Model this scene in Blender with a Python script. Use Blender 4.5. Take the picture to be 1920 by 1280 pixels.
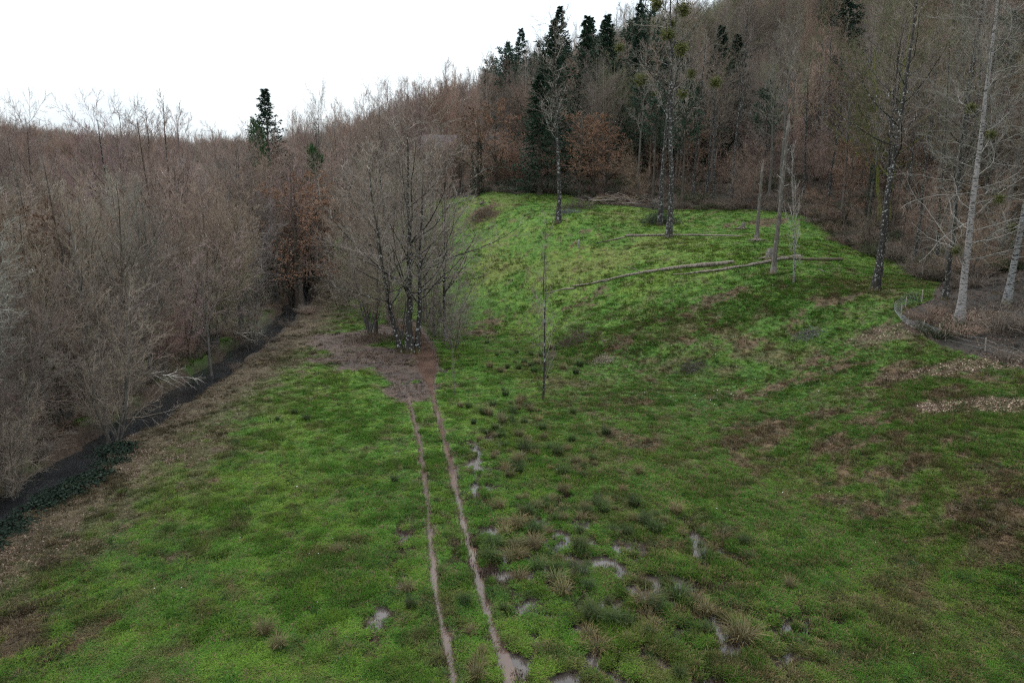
import bpy, math, random
import numpy as np
from mathutils import Vector, Euler

# ------------------------------------------------------------------ camera, sky, sun, exposure
sc = bpy.context.scene
for o in list(bpy.data.objects): bpy.data.objects.remove(o)
PITCH = math.radians(12.0); CAMZ = 15.0; FPX = 1280.0
cam_d = bpy.data.cameras.new('camera'); cam = bpy.data.objects.new('camera', cam_d)
sc.collection.objects.link(cam); sc.camera = cam
cam_d.sensor_width = 36; cam_d.lens = 24.0; cam_d.clip_start = .5; cam_d.clip_end = 6000
cam.location = (0, 0, CAMZ); cam.rotation_euler = (math.radians(90) - PITCH, 0, 0)

world = bpy.data.worlds.new('World'); sc.world = world; world.use_nodes = True
wn = world.node_tree.nodes; wl = world.node_tree.links; wn.clear()
SUN_EL, SUN_ROT = math.radians(48), math.radians(-35)
w_out = wn.new('ShaderNodeOutputWorld'); w_bg = wn.new('ShaderNodeBackground')
w_sky = wn.new('ShaderNodeTexSky'); w_sky.sky_type = 'NISHITA'; w_sky.sun_disc = False
w_sky.sun_elevation = SUN_EL; w_sky.sun_rotation = SUN_ROT; w_sky.air_density = 1.0; w_sky.dust_density = 2.0
w_tc = wn.new('ShaderNodeTexCoord'); w_map = wn.new('ShaderNodeMapping'); w_map.inputs['Scale'].default_value = (1, 1, 4.5)
w_n = wn.new('ShaderNodeTexNoise'); w_n.inputs['Scale'].default_value = 1.8; w_n.inputs['Detail'].default_value = 5; w_n.inputs['Roughness'].default_value = .5
w_r = wn.new('ShaderNodeMapRange'); w_r.inputs[1].default_value = .42; w_r.inputs[2].default_value = .62; w_r.inputs[3].default_value = .0; w_r.inputs[4].default_value = 1.0
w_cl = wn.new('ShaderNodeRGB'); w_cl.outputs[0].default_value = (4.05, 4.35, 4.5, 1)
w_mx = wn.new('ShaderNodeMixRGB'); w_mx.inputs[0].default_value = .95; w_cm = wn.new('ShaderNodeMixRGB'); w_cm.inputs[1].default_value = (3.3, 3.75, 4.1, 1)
wl.new(w_tc.outputs['Generated'], w_map.inputs[0]); wl.new(w_map.outputs[0], w_n.inputs['Vector']); wl.new(w_n.outputs[0], w_r.inputs[0])
wl.new(w_r.outputs[0], w_cm.inputs[0]); wl.new(w_cl.outputs[0], w_cm.inputs[2]); wl.new(w_sky.outputs[0], w_mx.inputs[1]); wl.new(w_cm.outputs[0], w_mx.inputs[2])
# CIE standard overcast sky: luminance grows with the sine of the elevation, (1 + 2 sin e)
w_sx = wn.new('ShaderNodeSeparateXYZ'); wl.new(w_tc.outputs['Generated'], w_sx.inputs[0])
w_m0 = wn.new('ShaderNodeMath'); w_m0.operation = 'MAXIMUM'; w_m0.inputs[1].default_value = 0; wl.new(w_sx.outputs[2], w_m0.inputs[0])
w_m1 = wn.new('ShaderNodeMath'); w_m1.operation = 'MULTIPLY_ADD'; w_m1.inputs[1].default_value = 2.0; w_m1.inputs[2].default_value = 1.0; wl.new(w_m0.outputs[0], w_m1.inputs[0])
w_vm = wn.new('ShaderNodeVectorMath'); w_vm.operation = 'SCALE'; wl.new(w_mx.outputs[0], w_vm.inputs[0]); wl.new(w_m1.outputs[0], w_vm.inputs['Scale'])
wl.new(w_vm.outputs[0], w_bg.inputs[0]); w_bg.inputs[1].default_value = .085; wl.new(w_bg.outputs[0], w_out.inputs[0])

sun_d = bpy.data.lights.new('sun', 'SUN'); sun = bpy.data.objects.new('sun', sun_d); sc.collection.objects.link(sun)
sun_d.energy = .6; sun_d.angle = math.radians(25); sun_d.color = (1, .97, .92)
sd = Vector((math.sin(SUN_ROT) * math.cos(SUN_EL), math.cos(SUN_ROT) * math.cos(SUN_EL), math.sin(SUN_EL)))
sun.rotation_euler = sd.to_track_quat('Z', 'Y').to_euler(); sun.location = sd * 200
sc.view_settings.view_transform = 'Standard'; sc.view_settings.look = 'None'
sc.view_settings.exposure = 1.32; sc.view_settings.gamma = 1.0; sc.view_settings.use_curve_mapping = False
sc.render.engine = 'CYCLES'
cy = sc.cycles; cy.max_bounces = 4; cy.diffuse_bounces = 3; cy.glossy_bounces = 2; cy.transmission_bounces = 2; cy.transparent_max_bounces = 4
cy.use_denoising = False; cy.filter_width = 1.2

# ------------------------------------------------------------------ helpers
col = bpy.data.collections.new('scene_objects'); sc.collection.children.link(col)
lib = bpy.data.collections.new('library')
RNG = np.random.default_rng(7); random.seed(7)

def link(o): col.objects.link(o); return o
def tag(o, label=None, cat=None, group=None, kind=None):
    if label: o['label'] = label
    if cat: o['category'] = cat
    if group: o['group'] = group
    if kind: o['kind'] = kind
    return o
def empty(name, loc=(0, 0, 0), rz=0., s=1.):
    o = bpy.data.objects.new(name, None); o.empty_display_size = .5; link(o)
    o.location = loc; o.rotation_euler = (0, 0, rz); o.scale = (s, s, s); return o

def mk_mesh(name, V, quads=None, tris=None, mat=None, smooth=True):
    V = np.asarray(V, np.float32).reshape(-1, 3)
    q = np.zeros((0, 4), np.int32) if quads is None else np.asarray(quads, np.int32).reshape(-1, 4)
    t = np.zeros((0, 3), np.int32) if tris is None else np.asarray(tris, np.int32).reshape(-1, 3)
    me = bpy.data.meshes.new(name)
    me.vertices.add(len(V)); me.vertices.foreach_set('co', V.ravel())
    nl = q.size + t.size; me.loops.add(nl)
    me.loops.foreach_set('vertex_index', np.concatenate([q.ravel(), t.ravel()]).astype(np.int32))
    npoly = len(q) + len(t); me.polygons.add(npoly)
    ls = np.concatenate([np.arange(len(q)) * 4, len(q) * 4 + np.arange(len(t)) * 3]).astype(np.int32)
    me.polygons.foreach_set('loop_start', ls)
    me.polygons.foreach_set('use_smooth', np.full(npoly, smooth, bool))
    me.update(calc_edges=True)
    if mat: me.materials.append(mat)
    return me
def mk_obj(name, me, parent=None, loc=None):
    o = bpy.data.objects.new(name, me); link(o)
    if parent: o.parent = parent
    if loc is not None: o.location = loc
    return o

class Geo:
    """collects verts and faces for one mesh"""
    def __init__(s): s.V = []; s.Q = []; s.T = []; s.n = 0
    def add(s, V, Q=None, T=None):
        V = np.asarray(V, float).reshape(-1, 3)
        if Q is not None and len(Q): s.Q.append(np.asarray(Q) + s.n)
        if T is not None and len(T): s.T.append(np.asarray(T) + s.n)
        s.V.append(V); s.n += len(V)
    def mesh(s, name, mat, smooth=True):
        return mk_mesh(name, np.concatenate(s.V), np.concatenate(s.Q) if s.Q else None, np.concatenate(s.T) if s.T else None, mat, smooth)

def norm(a): return a / np.maximum(np.linalg.norm(a, axis=-1, keepdims=True), 1e-9)
def frame(T):
    ref = np.zeros_like(T); small = np.abs(T[..., 2]) < .8
    ref[..., 2] = small; ref[..., 0] = ~small
    u = norm(np.cross(T, ref)); return u, np.cross(T, u)
def tubes(g, P, R, k, cap=False):
    """P (B,n,3), R (B,n): k-sided tubes into Geo g"""
    B, n, _ = P.shape
    if B == 0: return
    T = norm(np.gradient(P, axis=1)); m = norm(T.mean(1))
    u0, v0 = frame(m); u0 = np.repeat(u0[:, None], n, 1)
    u = norm(u0 - T * (u0 * T).sum(-1, keepdims=True)); v = np.cross(T, u)
    a = np.arange(k) / k * 2 * np.pi
    ring = P[:, :, None] + R[:, :, None, None] * (np.cos(a)[:, None] * u[:, :, None] + np.sin(a)[:, None] * v[:, :, None])
    idx = np.arange(B * n * k).reshape(B, n, k)
    q = np.stack([idx[:, :-1], np.roll(idx, -1, 2)[:, :-1], np.roll(idx, -1, 2)[:, 1:], idx[:, 1:]], -1).reshape(-1, 4)
    V = ring.reshape(-1, 3); tr = None
    if cap:
        c = np.concatenate([P[:, 0], P[:, -1]]); base = len(V); V = np.concatenate([V, c]); tl = []
        for b in range(B):
            for (ii, row) in ((base + b, idx[b, 0]), (base + B + b, idx[b, -1])):
                for j in range(k): tl.append((ii, row[j], row[(j + 1) % k]))
        tr = np.array(tl)
    g.add(V, q, tr)
def spikes(g, A, Bp, R, k=3):
    """cones from A to Bp"""
    B = len(A)
    if B == 0: return
    T = norm(Bp - A); u, v = frame(T); a = np.arange(k) / k * 2 * np.pi
    ring = A[:, None] + R[:, None, None] * (np.cos(a)[:, None] * u[:, None] + np.sin(a)[:, None] * v[:, None])
    V = np.concatenate([ring, Bp[:, None]], 1)
    base = np.arange(B)[:, None] * (k + 1); j = np.arange(k)
    t = np.stack([base + j, base + (j + 1) % k, np.broadcast_to(base + k, (B, k))], -1).reshape(-1, 3)
    g.add(V.reshape(-1, 3), None, t)

# ---- numpy value noise
def _h(ix, iy, s):
    n = (ix.astype(np.int64) * 374761393 + iy.astype(np.int64) * 668265263 + s * 982451653) & 0xffffffff
    n = ((n ^ (n >> 13)) * 1274126177) & 0xffffffff
    return ((n ^ (n >> 16)) & 0xffff) / 65535.0
def vnoise(x, y, s=0):
    ix, iy = np.floor(x), np.floor(y); fx, fy = x - ix, y - iy
    fx = fx * fx * (3 - 2 * fx); fy = fy * fy * (3 - 2 * fy)
    a, b, c, d = _h(ix, iy, s), _h(ix + 1, iy, s), _h(ix, iy + 1, s), _h(ix + 1, iy + 1, s)
    return (a * (1 - fx) + b * fx) * (1 - fy) + (c * (1 - fx) + d * fx) * fy
def fbm(x, y, sc_, oct_=4, s=0, gain=.5):
    t = 0; a = 1; f = 1 / sc_; w = 0
    for i in range(oct_):
        t = t + a * vnoise((x * .8 + y * .6) * f + 11.3 * i, (-x * .6 + y * .8) * f - 7.1 * i, s + i); w += a; a *= gain; f *= 2.03
    return t / w
def sstep(a, b, x):
    t = np.clip((x - a) / (b - a), 0, 1); return t * t * (3 - 2 * t)

# ------------------------------------------------------------------ terrain
def pix(px, py, d):
    """world point seen at photo pixel px,py at depth d metres along the view axis"""
    s, c = math.sin(PITCH), math.cos(PITCH); u = (640 - py) / FPX
    return np.array([(px - 960) / FPX * d, d * (c + u * s), CAMZ + d * (-s + u * c)])
ctrl = [pix(*p) for p in [
    (1797, 610, 50), (1887, 570, 52), (1637, 548, 60), (1450, 515, 68), (1253, 447, 90), (1045, 420, 98), (1600, 465, 82),
    (1237, 421, 97), (1170, 385, 112), (900, 371, 122), (1018, 750, 51.4), (1000, 600, 78), (900, 520, 95), (860, 450, 110),
    (1200, 516, 77), (1300, 650, 60), (1300, 800, 44), (1700, 800, 38), (1900, 800, 36), (1900, 700, 43), (1500, 700, 52), (1600, 640, 54),
    (1920, 1000, 27.5), (1420, 450, 80), (1750, 520, 66), (1000, 300, 150), (1150, 345, 128), (850, 262, 172), (1350, 380, 105)]]
ctrl += [np.array(p, float) for p in [
    (19, 14, .6), (14, 5, .4), (40, 0, 4), (12.6, 30, 0), (8, 40, 0),
    (60, 20, 9), (60, 60, 14), (90, 40, 22), (60, 90, 17), (100, 90, 34), (60, 130, 24), (120, 140, 50), (69, 200, 50), (24, 165, 27),
    (8, 262, 45), (-26, 310, 44), (-38, 230, 26), (-45, 170, 14), (-52, 160, 12), (100, 260, 76), (180, 200, 95), (250, 80, 90), (200, 0, 70),
    (60, 400, 80), (-80, 420, 40), (-100, 300, 18), (-70, 230, 12), (-34, 133, 4), (-20, 140, 10),
    (-110, 160, 1), (-150, 220, 4), (-230, 320, 30), (-260, 260, 30), (-330, 480, 45), (-300, 200, 30), (-200, 120, 12), (-150, 50, 4), (-220, 0, 20),
    (-480, 600, 62), (-200, 600, 40), (0, 600, 80), (250, 600, 110), (600, 600, 100), (-600, 300, 70), (-600, 0, 60), (500, 0, 100), (0, -200, 0), (-300, -200, 20), (300, -200, 60),
    (-1200, 1200, 60), (1200, 1200, 100), (0, 1200, 70), (-1200, -300, 60), (1200, -300, 100)]]
ctrl += [np.array((x, y, 0.)) for x, y in [(-60, 5), (-30, 0), (0, -5), (-60, 30), (-30, 25), (-10, 15), (-15, 40), (-30, 50), (-60, 60), (-90, 60), (-3, 30), (3, 22), (0, 45),
        (-15, 65), (-30, 75), (-60, 90), (-20, 85), (-35, 100), (-6, 70), (-100, 100), (-60, 120), (-80, 150)]]
ctrl = np.array(ctrl)
_c2 = 64.0
def _k(d2): return np.sqrt(d2 + _c2)
_A = np.zeros((len(ctrl) + 3, len(ctrl) + 3)); _d2 = ((ctrl[:, None, :2] - ctrl[None, :, :2]) ** 2).sum(-1)
_A[:-3, :-3] = _k(_d2) - np.eye(len(ctrl)) * .6; _A[:-3, -3] = 1; _A[:-3, -2:] = ctrl[:, :2]; _A[-3, :-3] = 1; _A[-2:, :-3] = ctrl[:, :2].T
_w = np.linalg.solve(_A, np.concatenate([ctrl[:, 2], [0, 0, 0]]))
def base_h(x, y):
    x = np.asarray(x, float); y = np.asarray(y, float); sh = x.shape; x = x.ravel(); y = y.ravel(); out = np.empty(x.shape)
    for i in range(0, len(x), 40000):
        xs, ys = x[i:i + 40000], y[i:i + 40000]
        d2 = (xs[:, None] - ctrl[:, 0]) ** 2 + (ys[:, None] - ctrl[:, 1]) ** 2
        out[i:i + 40000] = _k(d2) @ _w[:-3] + _w[-3] + xs * _w[-2] + ys * _w[-1]
    out = out * sstep(.25, 2.0, out)
    return out.reshape(sh)
def gp(px, py, dmin=12, dmax=400):
    d = np.linspace(dmin, dmax, 1500); s, c = math.sin(PITCH), math.cos(PITCH); u = (640 - py) / FPX
    X = (px - 960) / FPX * d; Y = d * (c + u * s); Z = CAMZ + d * (-s + u * c)
    hit = np.where(Z < base_h(X, Y))[0]
    i = hit[0] if len(hit) else len(d) - 1
    return np.array([X[i], Y[i]])
def resample(P, step):
    P = np.array(P, float); seg = np.linalg.norm(np.diff(P, axis=0), axis=1); s = np.concatenate([[0], np.cumsum(seg)])
    t = np.arange(0, s[-1], step); return np.stack([np.interp(t, s, P[:, i]) for i in range(P.shape[1])], 1)
def smooth_line(P, step, it=3):
    for _ in range(it):
        P = np.array(P, float); Q = [P[0]]
        for a, b in zip(P[:-1], P[1:]): Q += [a * .75 + b * .25, a * .25 + b * .75]
        P = np.array(Q + [P[-1]])
    return resample(P, step)
def dist_line(x, y, L):
    """distance to a polyline, signed side (+ = right of travel) and index"""
    sh = x.shape; x = x.ravel(); y = y.ravel(); D = np.full(x.shape, 1e9); I = np.zeros(x.shape, int); S = np.zeros(x.shape)
    lo, hi = L.min(0) - 12, L.max(0) + 12
    m = np.where((x > lo[0]) & (x < hi[0]) & (y > lo[1]) & (y < hi[1]))[0]
    Tn = norm(np.gradient(L, axis=0))
    for i in range(0, len(m), 20000):
        mm = m[i:i + 20000]; d2 = (x[mm, None] - L[:, 0]) ** 2 + (y[mm, None] - L[:, 1]) ** 2
        j = d2.argmin(1); D[mm] = np.sqrt(d2[np.arange(len(mm)), j]); I[mm] = j
        S[mm] = Tn[j, 1] * (x[mm] - L[j, 0]) - Tn[j, 0] * (y[mm] - L[j, 1])
    return D.reshape(sh), S.reshape(sh), I.reshape(sh)

stream = smooth_line([(-22, -30), (-25, 5), (-26.5, 22)] + [gp(*p) for p in [(60, 905), (190, 812), (300, 748), (400, 688), (480, 634), (548, 578)]] + [(-36, 118), (-50, 145), (-75, 180)], .6)
rutL = smooth_line([(-1.6, 8)] + [gp(*p) for p in [(856, 1290), (838, 1205), (822, 1150), (812, 1070), (803, 960), (790, 850), (778, 790), (764, 745)]], .12)
rutR = smooth_line([(.6, 8)] + [gp(*p) for p in [(960, 1290), (936, 1225), (907, 1120), (880, 1030), (865, 960), (843, 870), (824, 790), (812, 745), (803, 700), (796, 655), (780, 625), (752, 600)]], .12)
POLY_WOOD = np.array([gp(*p) for p in [(800, 372), (860, 371), (960, 366), (1060, 366), (1100, 378), (1240, 392), (1400, 395), (1500, 405), (1545, 432), (1600, 470), (1690, 500), (1760, 530), (1745, 568), (1690, 592), (1690, 622), (1760, 655), (1920, 700)]]
    + [(60, 10), (900, 0), (900, 1100), (-900, 1100), (-900, 500), (-60, 160), (-28, 140)])
def in_poly(x, y, P):
    r = np.zeros(x.shape, bool); n = len(P)
    for i in range(n):
        (x1, y1), (x2, y2) = P[i], P[(i + 1) % n]
        c = ((y1 > y) != (y2 > y)) & (x < (x2 - x1) * (y - y1) / (y2 - y1 + 1e-12) + x1); r ^= c
    return r
def ell(x, y, cx, cy_, rx, ry, rot=0):
    c, s = math.cos(rot), math.sin(rot); dx, dy = x - cx, y - cy_
    return np.sqrt(((dx * c + dy * s) / rx) ** 2 + ((-dx * s + dy * c) / ry) ** 2)
def blob(x, y, c, rx, ry, rot=0, soft=.5): return 1 - sstep(1 - soft, 1 + soft, ell(x, y, c[0], c[1], rx, ry, rot))

Z_MUD = [(gp(755, 700), 2.4, 4, .3), (gp(700, 672), 5.5, 5, 0), (gp(775, 735), 2.2, 3.0, 0), (gp(740, 620), 4, 4, 0), (gp(640, 640), 4, 5, .3)]
Z_RED = [(gp(1860, 985), 5.5, 4.5, -.4), (gp(1700, 720), 4.0, 4.2, .2), (gp(1560, 700), 3.0, 3.0, 0), (gp(1620, 840), 3.4, 2.2, 0), (gp(1380, 835), 5.0, 3.6, .1), (gp(1430, 640), 3.6, 1.3, .1),
         (gp(1310, 625), 3.6, 1.5, .2), (gp(1540, 570), 2.0, 1.5, 0), (gp(1180, 640), 2.5, 1.4, 0), (gp(1490, 790), 3.0, 1.6, 0), (gp(1750, 860), 4.2, 2.2, 0), (gp(1680, 790), 3.6, 2.0, 0), (gp(1240, 760), 2.6, 1.6, 0), (gp(1620, 960), 2.4, 1.5, 0), (gp(1200, 830), 3.0, 2.5, 0),
         (gp(900, 620), 2.5, 4, 0), (gp(1450, 730), 2.5, 1.2, 0), (gp(60, 1190), 2.5, 1.5, 0), (gp(1900, 880), 3, 2.6, 0), (gp(1330, 570), 3.5, 1.4, .2), (gp(1100, 560), 2, 2, 0), (gp(1430, 420), 5, 2.0, 0), (gp(905, 405), 3, 3, 0)]
Z_YEL = [(gp(1130, 480), 9, 6, 0), (gp(1300, 400), 12, 4, 0), (gp(940, 480), 4, 8, 0), (gp(900, 395), 6, 6, 0)]
Z_LIT = [(gp(1680, 628), 3.6, 1.6, -.4), (gp(1850, 690), 6, 1.2, -.35), (gp(1850, 765), 4.5, 1.4, -.4), (gp(1790, 610), 3, 2, 0)]
Z_MARSH = [(gp(1130, 1180), 5.6, 4.6, .0), (gp(1010, 1000), 3.8, 5.0, 0), (gp(1400, 1240), 4.2, 2.6, 0), (gp(1180, 1030), 5.5, 4, 0), (gp(1530, 1215), 3.4, 2.1, 0), (gp(900, 870), 1.6, 5, 0), (gp(735, 1080), .7, 4.6, 0), (gp(770, 725), 1.6, 2.4, 0), (gp(830, 690), 1.4, 2.2, 0)]
def zmax(x, y, Z, **k):
    r = np.zeros(x.shape)
    for c, rx, ry, rot in Z: r = np.maximum(r, blob(x, y, c, rx, ry, rot, **k))
    return r
Z_PUD = [(gp(*p), a_, b_, 0) for p, a_, b_ in [((752, 738), .55, .9), ((789, 728), .35, .8), ((822, 692), .9, .5), ((812, 676), .5, .5), ((768, 716), .6, .4), ((720, 690), .5, .4)]]
WATER_Z = -.055
def fields(x, y):
    f = {}
    b = base_h(x, y)
    d, s, i = dist_line(x, y, stream); f['ds'] = d; f['ss'] = s
    dl, _, il = dist_line(x, y, rutL); dr, _, ir = dist_line(x, y, rutR)
    nl = fbm(x, y, .7, 2, 51); 
    prog_r = np.clip(y, 0, 90)
    nl2 = fbm(x, y, .3, 2, 52); wr = .145 + .62 * sstep(52, 62, y) + .13 * (nl - .5) + .07 * (nl2 - .5); wl_ = .13 + .10 * (nl - .5) + .07 * (nl2 - .5)
    # the left rut dries out further off
    dryl = sstep(34, 37, y) * .10 + .07 * sstep(.55, .7, fbm(x, y, 2.2, 2, 53))
    f['rut'] = np.minimum(dl / wl_, dr / wr)
    f['rutd'] = np.minimum(dl, dr)
    cutl = (1 - sstep(.7, 1.45, dl / wl_)) * (.17 - dryl); cutr = (1 - sstep(.75, 1.4, dr / wr)) * (.18 + .05 * sstep(54, 64, y))
    cut = np.maximum(cutl, cutr)
    mar = zmax(x, y, Z_MARSH, soft=.55); f['marsh'] = mar
    flat = 1 - sstep(.0, .8, b)
    mn = fbm(x, y, .75, 3, 5, .55); m2 = fbm(x, y, .30, 2, 77); m3 = fbm(x, y, 3.2, 2, 78)
    # hummocks: pools form where both fall low
    dip = sstep(.57, .49, mn) * sstep(.82, .62, m3) * sstep(.78, .58, m2)
    pud = zmax(x, y, Z_PUD, soft=.6) * sstep(.62, .45, m2)
    f['dip'] = np.maximum(dip * mar * flat, pud)
    micro = .05 * (fbm(x, y, 1.2, 3, 9) - .2) + .16 * (fbm(x, y, 9, 3, 31) - .3) * sstep(0.2, 1.5, b) + .0
    far = sstep(100, 200, np.hypot(x, y)); micro = micro * (1 - far)
    wood = in_poly(x, y, POLY_WOOD).astype(float)
    und = (fbm(x, y, 14, 3, 61) - .5) * .7 * sstep(1.5, 4, b) * (1 - far)
    z = b + .02 + micro * np.clip(1 - cut * 6, 0, 1) + und
    # low lips of squeezed mud beside the ruts
    z = z + .05 * np.exp(-((f['rut'] - 1.75) / .35) ** 2) * (nl > .35)
    z = z - cut - f['dip'] * .20
    # stream channel
    wn_ = 1.2 + 1.5 * (fbm(x, y, 2.6, 3, 3) - .5)
    ch = 1 - sstep(.8, 2.0, d / wn_)
    z = z * (1 - ch) + (-1.25) * ch + 0
    f['ch'] = ch
    f['z'] = z; f['b'] = b; f['wood'] = wood; f['cut'] = cut
    return f
def H(x, y): return fields(np.atleast_1d(np.asarray(x, float)), np.atleast_1d(np.asarray(y, float)))['z']
def ground(px, py):
    p = gp(px, py); return Vector((p[0], p[1], float(H(p[0], p[1])[0])))

C = lambda r, g, b: np.array([r, g, b])
def paint(x, y, f):
    """base colours of turf, mud, leaf mould; also greenness and litter amount"""
    n1 = fbm(x, y, 5, 4, 101); n2 = fbm(x, y, 1.1, 3, 102, .6); n3 = fbm(x, y, 16, 3, 103); n4 = fbm(x, y, .35, 2, 104)
    red = zmax(x, y, Z_RED, soft=.95); mud = zmax(x, y, Z_MUD, soft=.6); yel = zmax(x, y, Z_YEL, soft=.8); lit = zmax(x, y, Z_LIT, soft=.5)
    nn = (n2 - .5) * 1.5 + (n4 - .5) * .6
    right = sstep(1, 8, x + .10 * (y - 20)) * (1 - sstep(60, 75, y))
    n5 = fbm(x, y, 2.3, 4, 105, .65); n6 = fbm(x, y, .55, 3, 106, .6); rb = sstep(.36, .68, red * .70 + nn * .75 + (n5 - .5) * 1.5)
    rb = np.maximum(rb, right * sstep(.50, .66, n1 * .5 + n2 * .5) * .75)
    rb = np.maximum(rb, sstep(.60, .72, n2) * .5); rb = np.maximum(rb, sstep(.50, .64, n6) * (.18 + .55 * right) * sstep(.38, .6, n5))
    mb = sstep(.38, .7, mud + nn * .5)
    # bank of the stream, on the meadow side
    bd = np.where(f['ss'] > 0, f['ds'], 99.)
    bank = (1 - sstep(4.6, 9.0, bd + nn * 2.4)); bank = np.maximum(bank, (1 - sstep(8, 13, bd + nn * 6)) * sstep(.40, .58, n2) * .9)
    oth = (f['ss'] < 0) & (f['ds'] < 300) | (x < -34)
    othn = oth * sstep(.35, .62, n1 * .6 + n2 * .4)
    woodm = f['wood']
    g_a = C(.066, .152, .017); g_b = C(.112, .185, .024); g_c = C(.042, .108, .019); g_y = C(.135, .150, .038)
    e = lambda v: v[..., None]
    mix = lambda a, b, t: a * (1 - e(t)) + b * e(t)
    g = mix(g_a, g_b, sstep(.42, .62, n1 * .5 + n2 * .5)); g = mix(g, g_c, sstep(.48, .62, n3 * .3 + n2 * .45 + n6 * .25) * (.6 - .2 * sstep(1, 3, f['b']))); g = mix(g, g_b * 1.1, sstep(.56, .68, fbm(x, y, .8, 3, 107)) * .6)
    g = mix(g, g_y, yel * sstep(.4, .6, n1 * .5 + n4 * .5) * .8); g = mix(g, C(.034, .078, .014), right * .28)
    c_mud = C(.058, .036, .026); c_red = C(.120, .066, .046); c_lit = C(.105, .072, .052); c_wood = C(.085, .050, .034); c_dark = C(.032, .027, .022)
    brown = mix(c_mud, c_red, sstep(.35, .65, n4))
    c = mix(g, brown, rb * .85); c = mix(c, mix(mix(c_mud * .62, c_mud * 1.15, sstep(.38, .62, n2)), c_lit, sstep(.52, .7, n4) * .5), mb)
    c = mix(c, mix(c_lit, c_mud, sstep(.4, .6, n2)), bank * .9)
    c = mix(c, C(.052, .040, .030), (1 - sstep(1.2, 3.2, f['ds'])) * 1.0)
    c = mix(c, c_lit * .8, othn * 1.0)
    wc = mix(c_wood, c_dark, sstep(.4, .6, n1)); wc = mix(wc, C(.07, .085, .03), sstep(.6, .7, n3) * sstep(100, 120, y) * .8)
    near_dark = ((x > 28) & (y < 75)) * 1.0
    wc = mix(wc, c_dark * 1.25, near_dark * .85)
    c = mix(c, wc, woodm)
    lm = np.clip(lit + nn * .6, 0, 1) * sstep(.3, .6, lit + nn * .3)
    c = mix(c, c_lit * .7, lm * .7)
    wet = np.clip(1 - (f['rut'] - 1) / 1.2, 0, 1) * (f['rut'] < 3)
    c = mix(c, C(.075, .041, .028), sstep(.15, .7, wet))
    c = mix(c, c_mud * .9, sstep(.15, .5, f['dip']))
    green = (1 - rb * .6) * (1 - mb * .93) * (1 - bank * .75) * (1 - othn * .8) * (1 - woodm * .93) * (1 - lm * .8) * (1 - sstep(.15, .7, wet)) * (1 - sstep(.25, .95, f['dip'])) * (f['ds'] > 2.4)
    litter = np.maximum.reduce([bank * .8 * (bd > 2), lm * 1.3, woodm * .35, othn * .4, mb * .4, rb * .25])
    rough = 1 - .6 * np.maximum(sstep(.1, .9, wet), np.maximum(f['dip'], mb * .4))
    return c, green, litter, rough, dict(yel=yel, right=right, n1=n1, n2=n2, n3=n3)

# ------------------------------------------------------------------ materials
def new_mat(name):
    m = bpy.data.materials.new(name); m.use_nodes = True; nt = m.node_tree; nt.nodes.clear(); return m, nt
def N(nt, t, **kw):
    n = nt.nodes.new(t)
    for k, v in kw.items():
        if k in n.inputs: n.inputs[k].default_value = v
        else: setattr(n, k, v)
    return n
def L(nt, a, b): nt.links.new(a, b)
def ramp(nt, fac, stops):
    r = nt.nodes.new('ShaderNodeValToRGB'); els = r.color_ramp.elements
    while len(els) < len(stops): els.new(.5)
    for e_, (p, c) in zip(els, stops): e_.position = p; e_.color = (*c, 1)
    L(nt, fac, r.inputs[0]); return r.outputs[0]
def mixc(nt, fac, a, b, mode='MIX'):
    m = nt.nodes.new('ShaderNodeMixRGB'); m.blend_type = mode
    for i, v in enumerate((fac, a, b)):
        if isinstance(v, (int, float)): m.inputs[i].default_value = v
        elif isinstance(v, tuple): m.inputs[i].default_value = (*v, 1)
        else: L(nt, v, m.inputs[i])
    return m.outputs[0]
def finish(nt, color, rough=.85, bump=None, bstr=.3, bdist=.02, spec=.3, transl=0):
    out = nt.nodes.new('ShaderNodeOutputMaterial'); p = nt.nodes.new('ShaderNodeBsdfPrincipled')
    if isinstance(color, tuple): p.inputs['Base Color'].default_value = (*color, 1)
    else: L(nt, color, p.inputs['Base Color'])
    if isinstance(rough, float): p.inputs['Roughness'].default_value = rough
    else: L(nt, rough, p.inputs['Roughness'])
    p.inputs['Specular IOR Level'].default_value = spec
    if bump is not None:
        b = nt.nodes.new('ShaderNodeBump'); b.inputs['Strength'].default_value = bstr; b.inputs['Distance'].default_value = bdist
        L(nt, bump, b.inputs['Height']); L(nt, b.outputs[0], p.inputs['Normal'])
    res = p.outputs[0]
    if transl:
        t = nt.nodes.new('ShaderNodeBsdfTranslucent'); m = nt.nodes.new('ShaderNodeMixShader'); m.inputs[0].default_value = transl
        if isinstance(color, tuple): t.inputs[0].default_value = (*color, 1)
        else: L(nt, color, t.inputs[0])
        L(nt, res, m.inputs[1]); L(nt, t.outputs[0], m.inputs[2]); res = m.outputs[0]
    L(nt, res, out.inputs[0])

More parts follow.
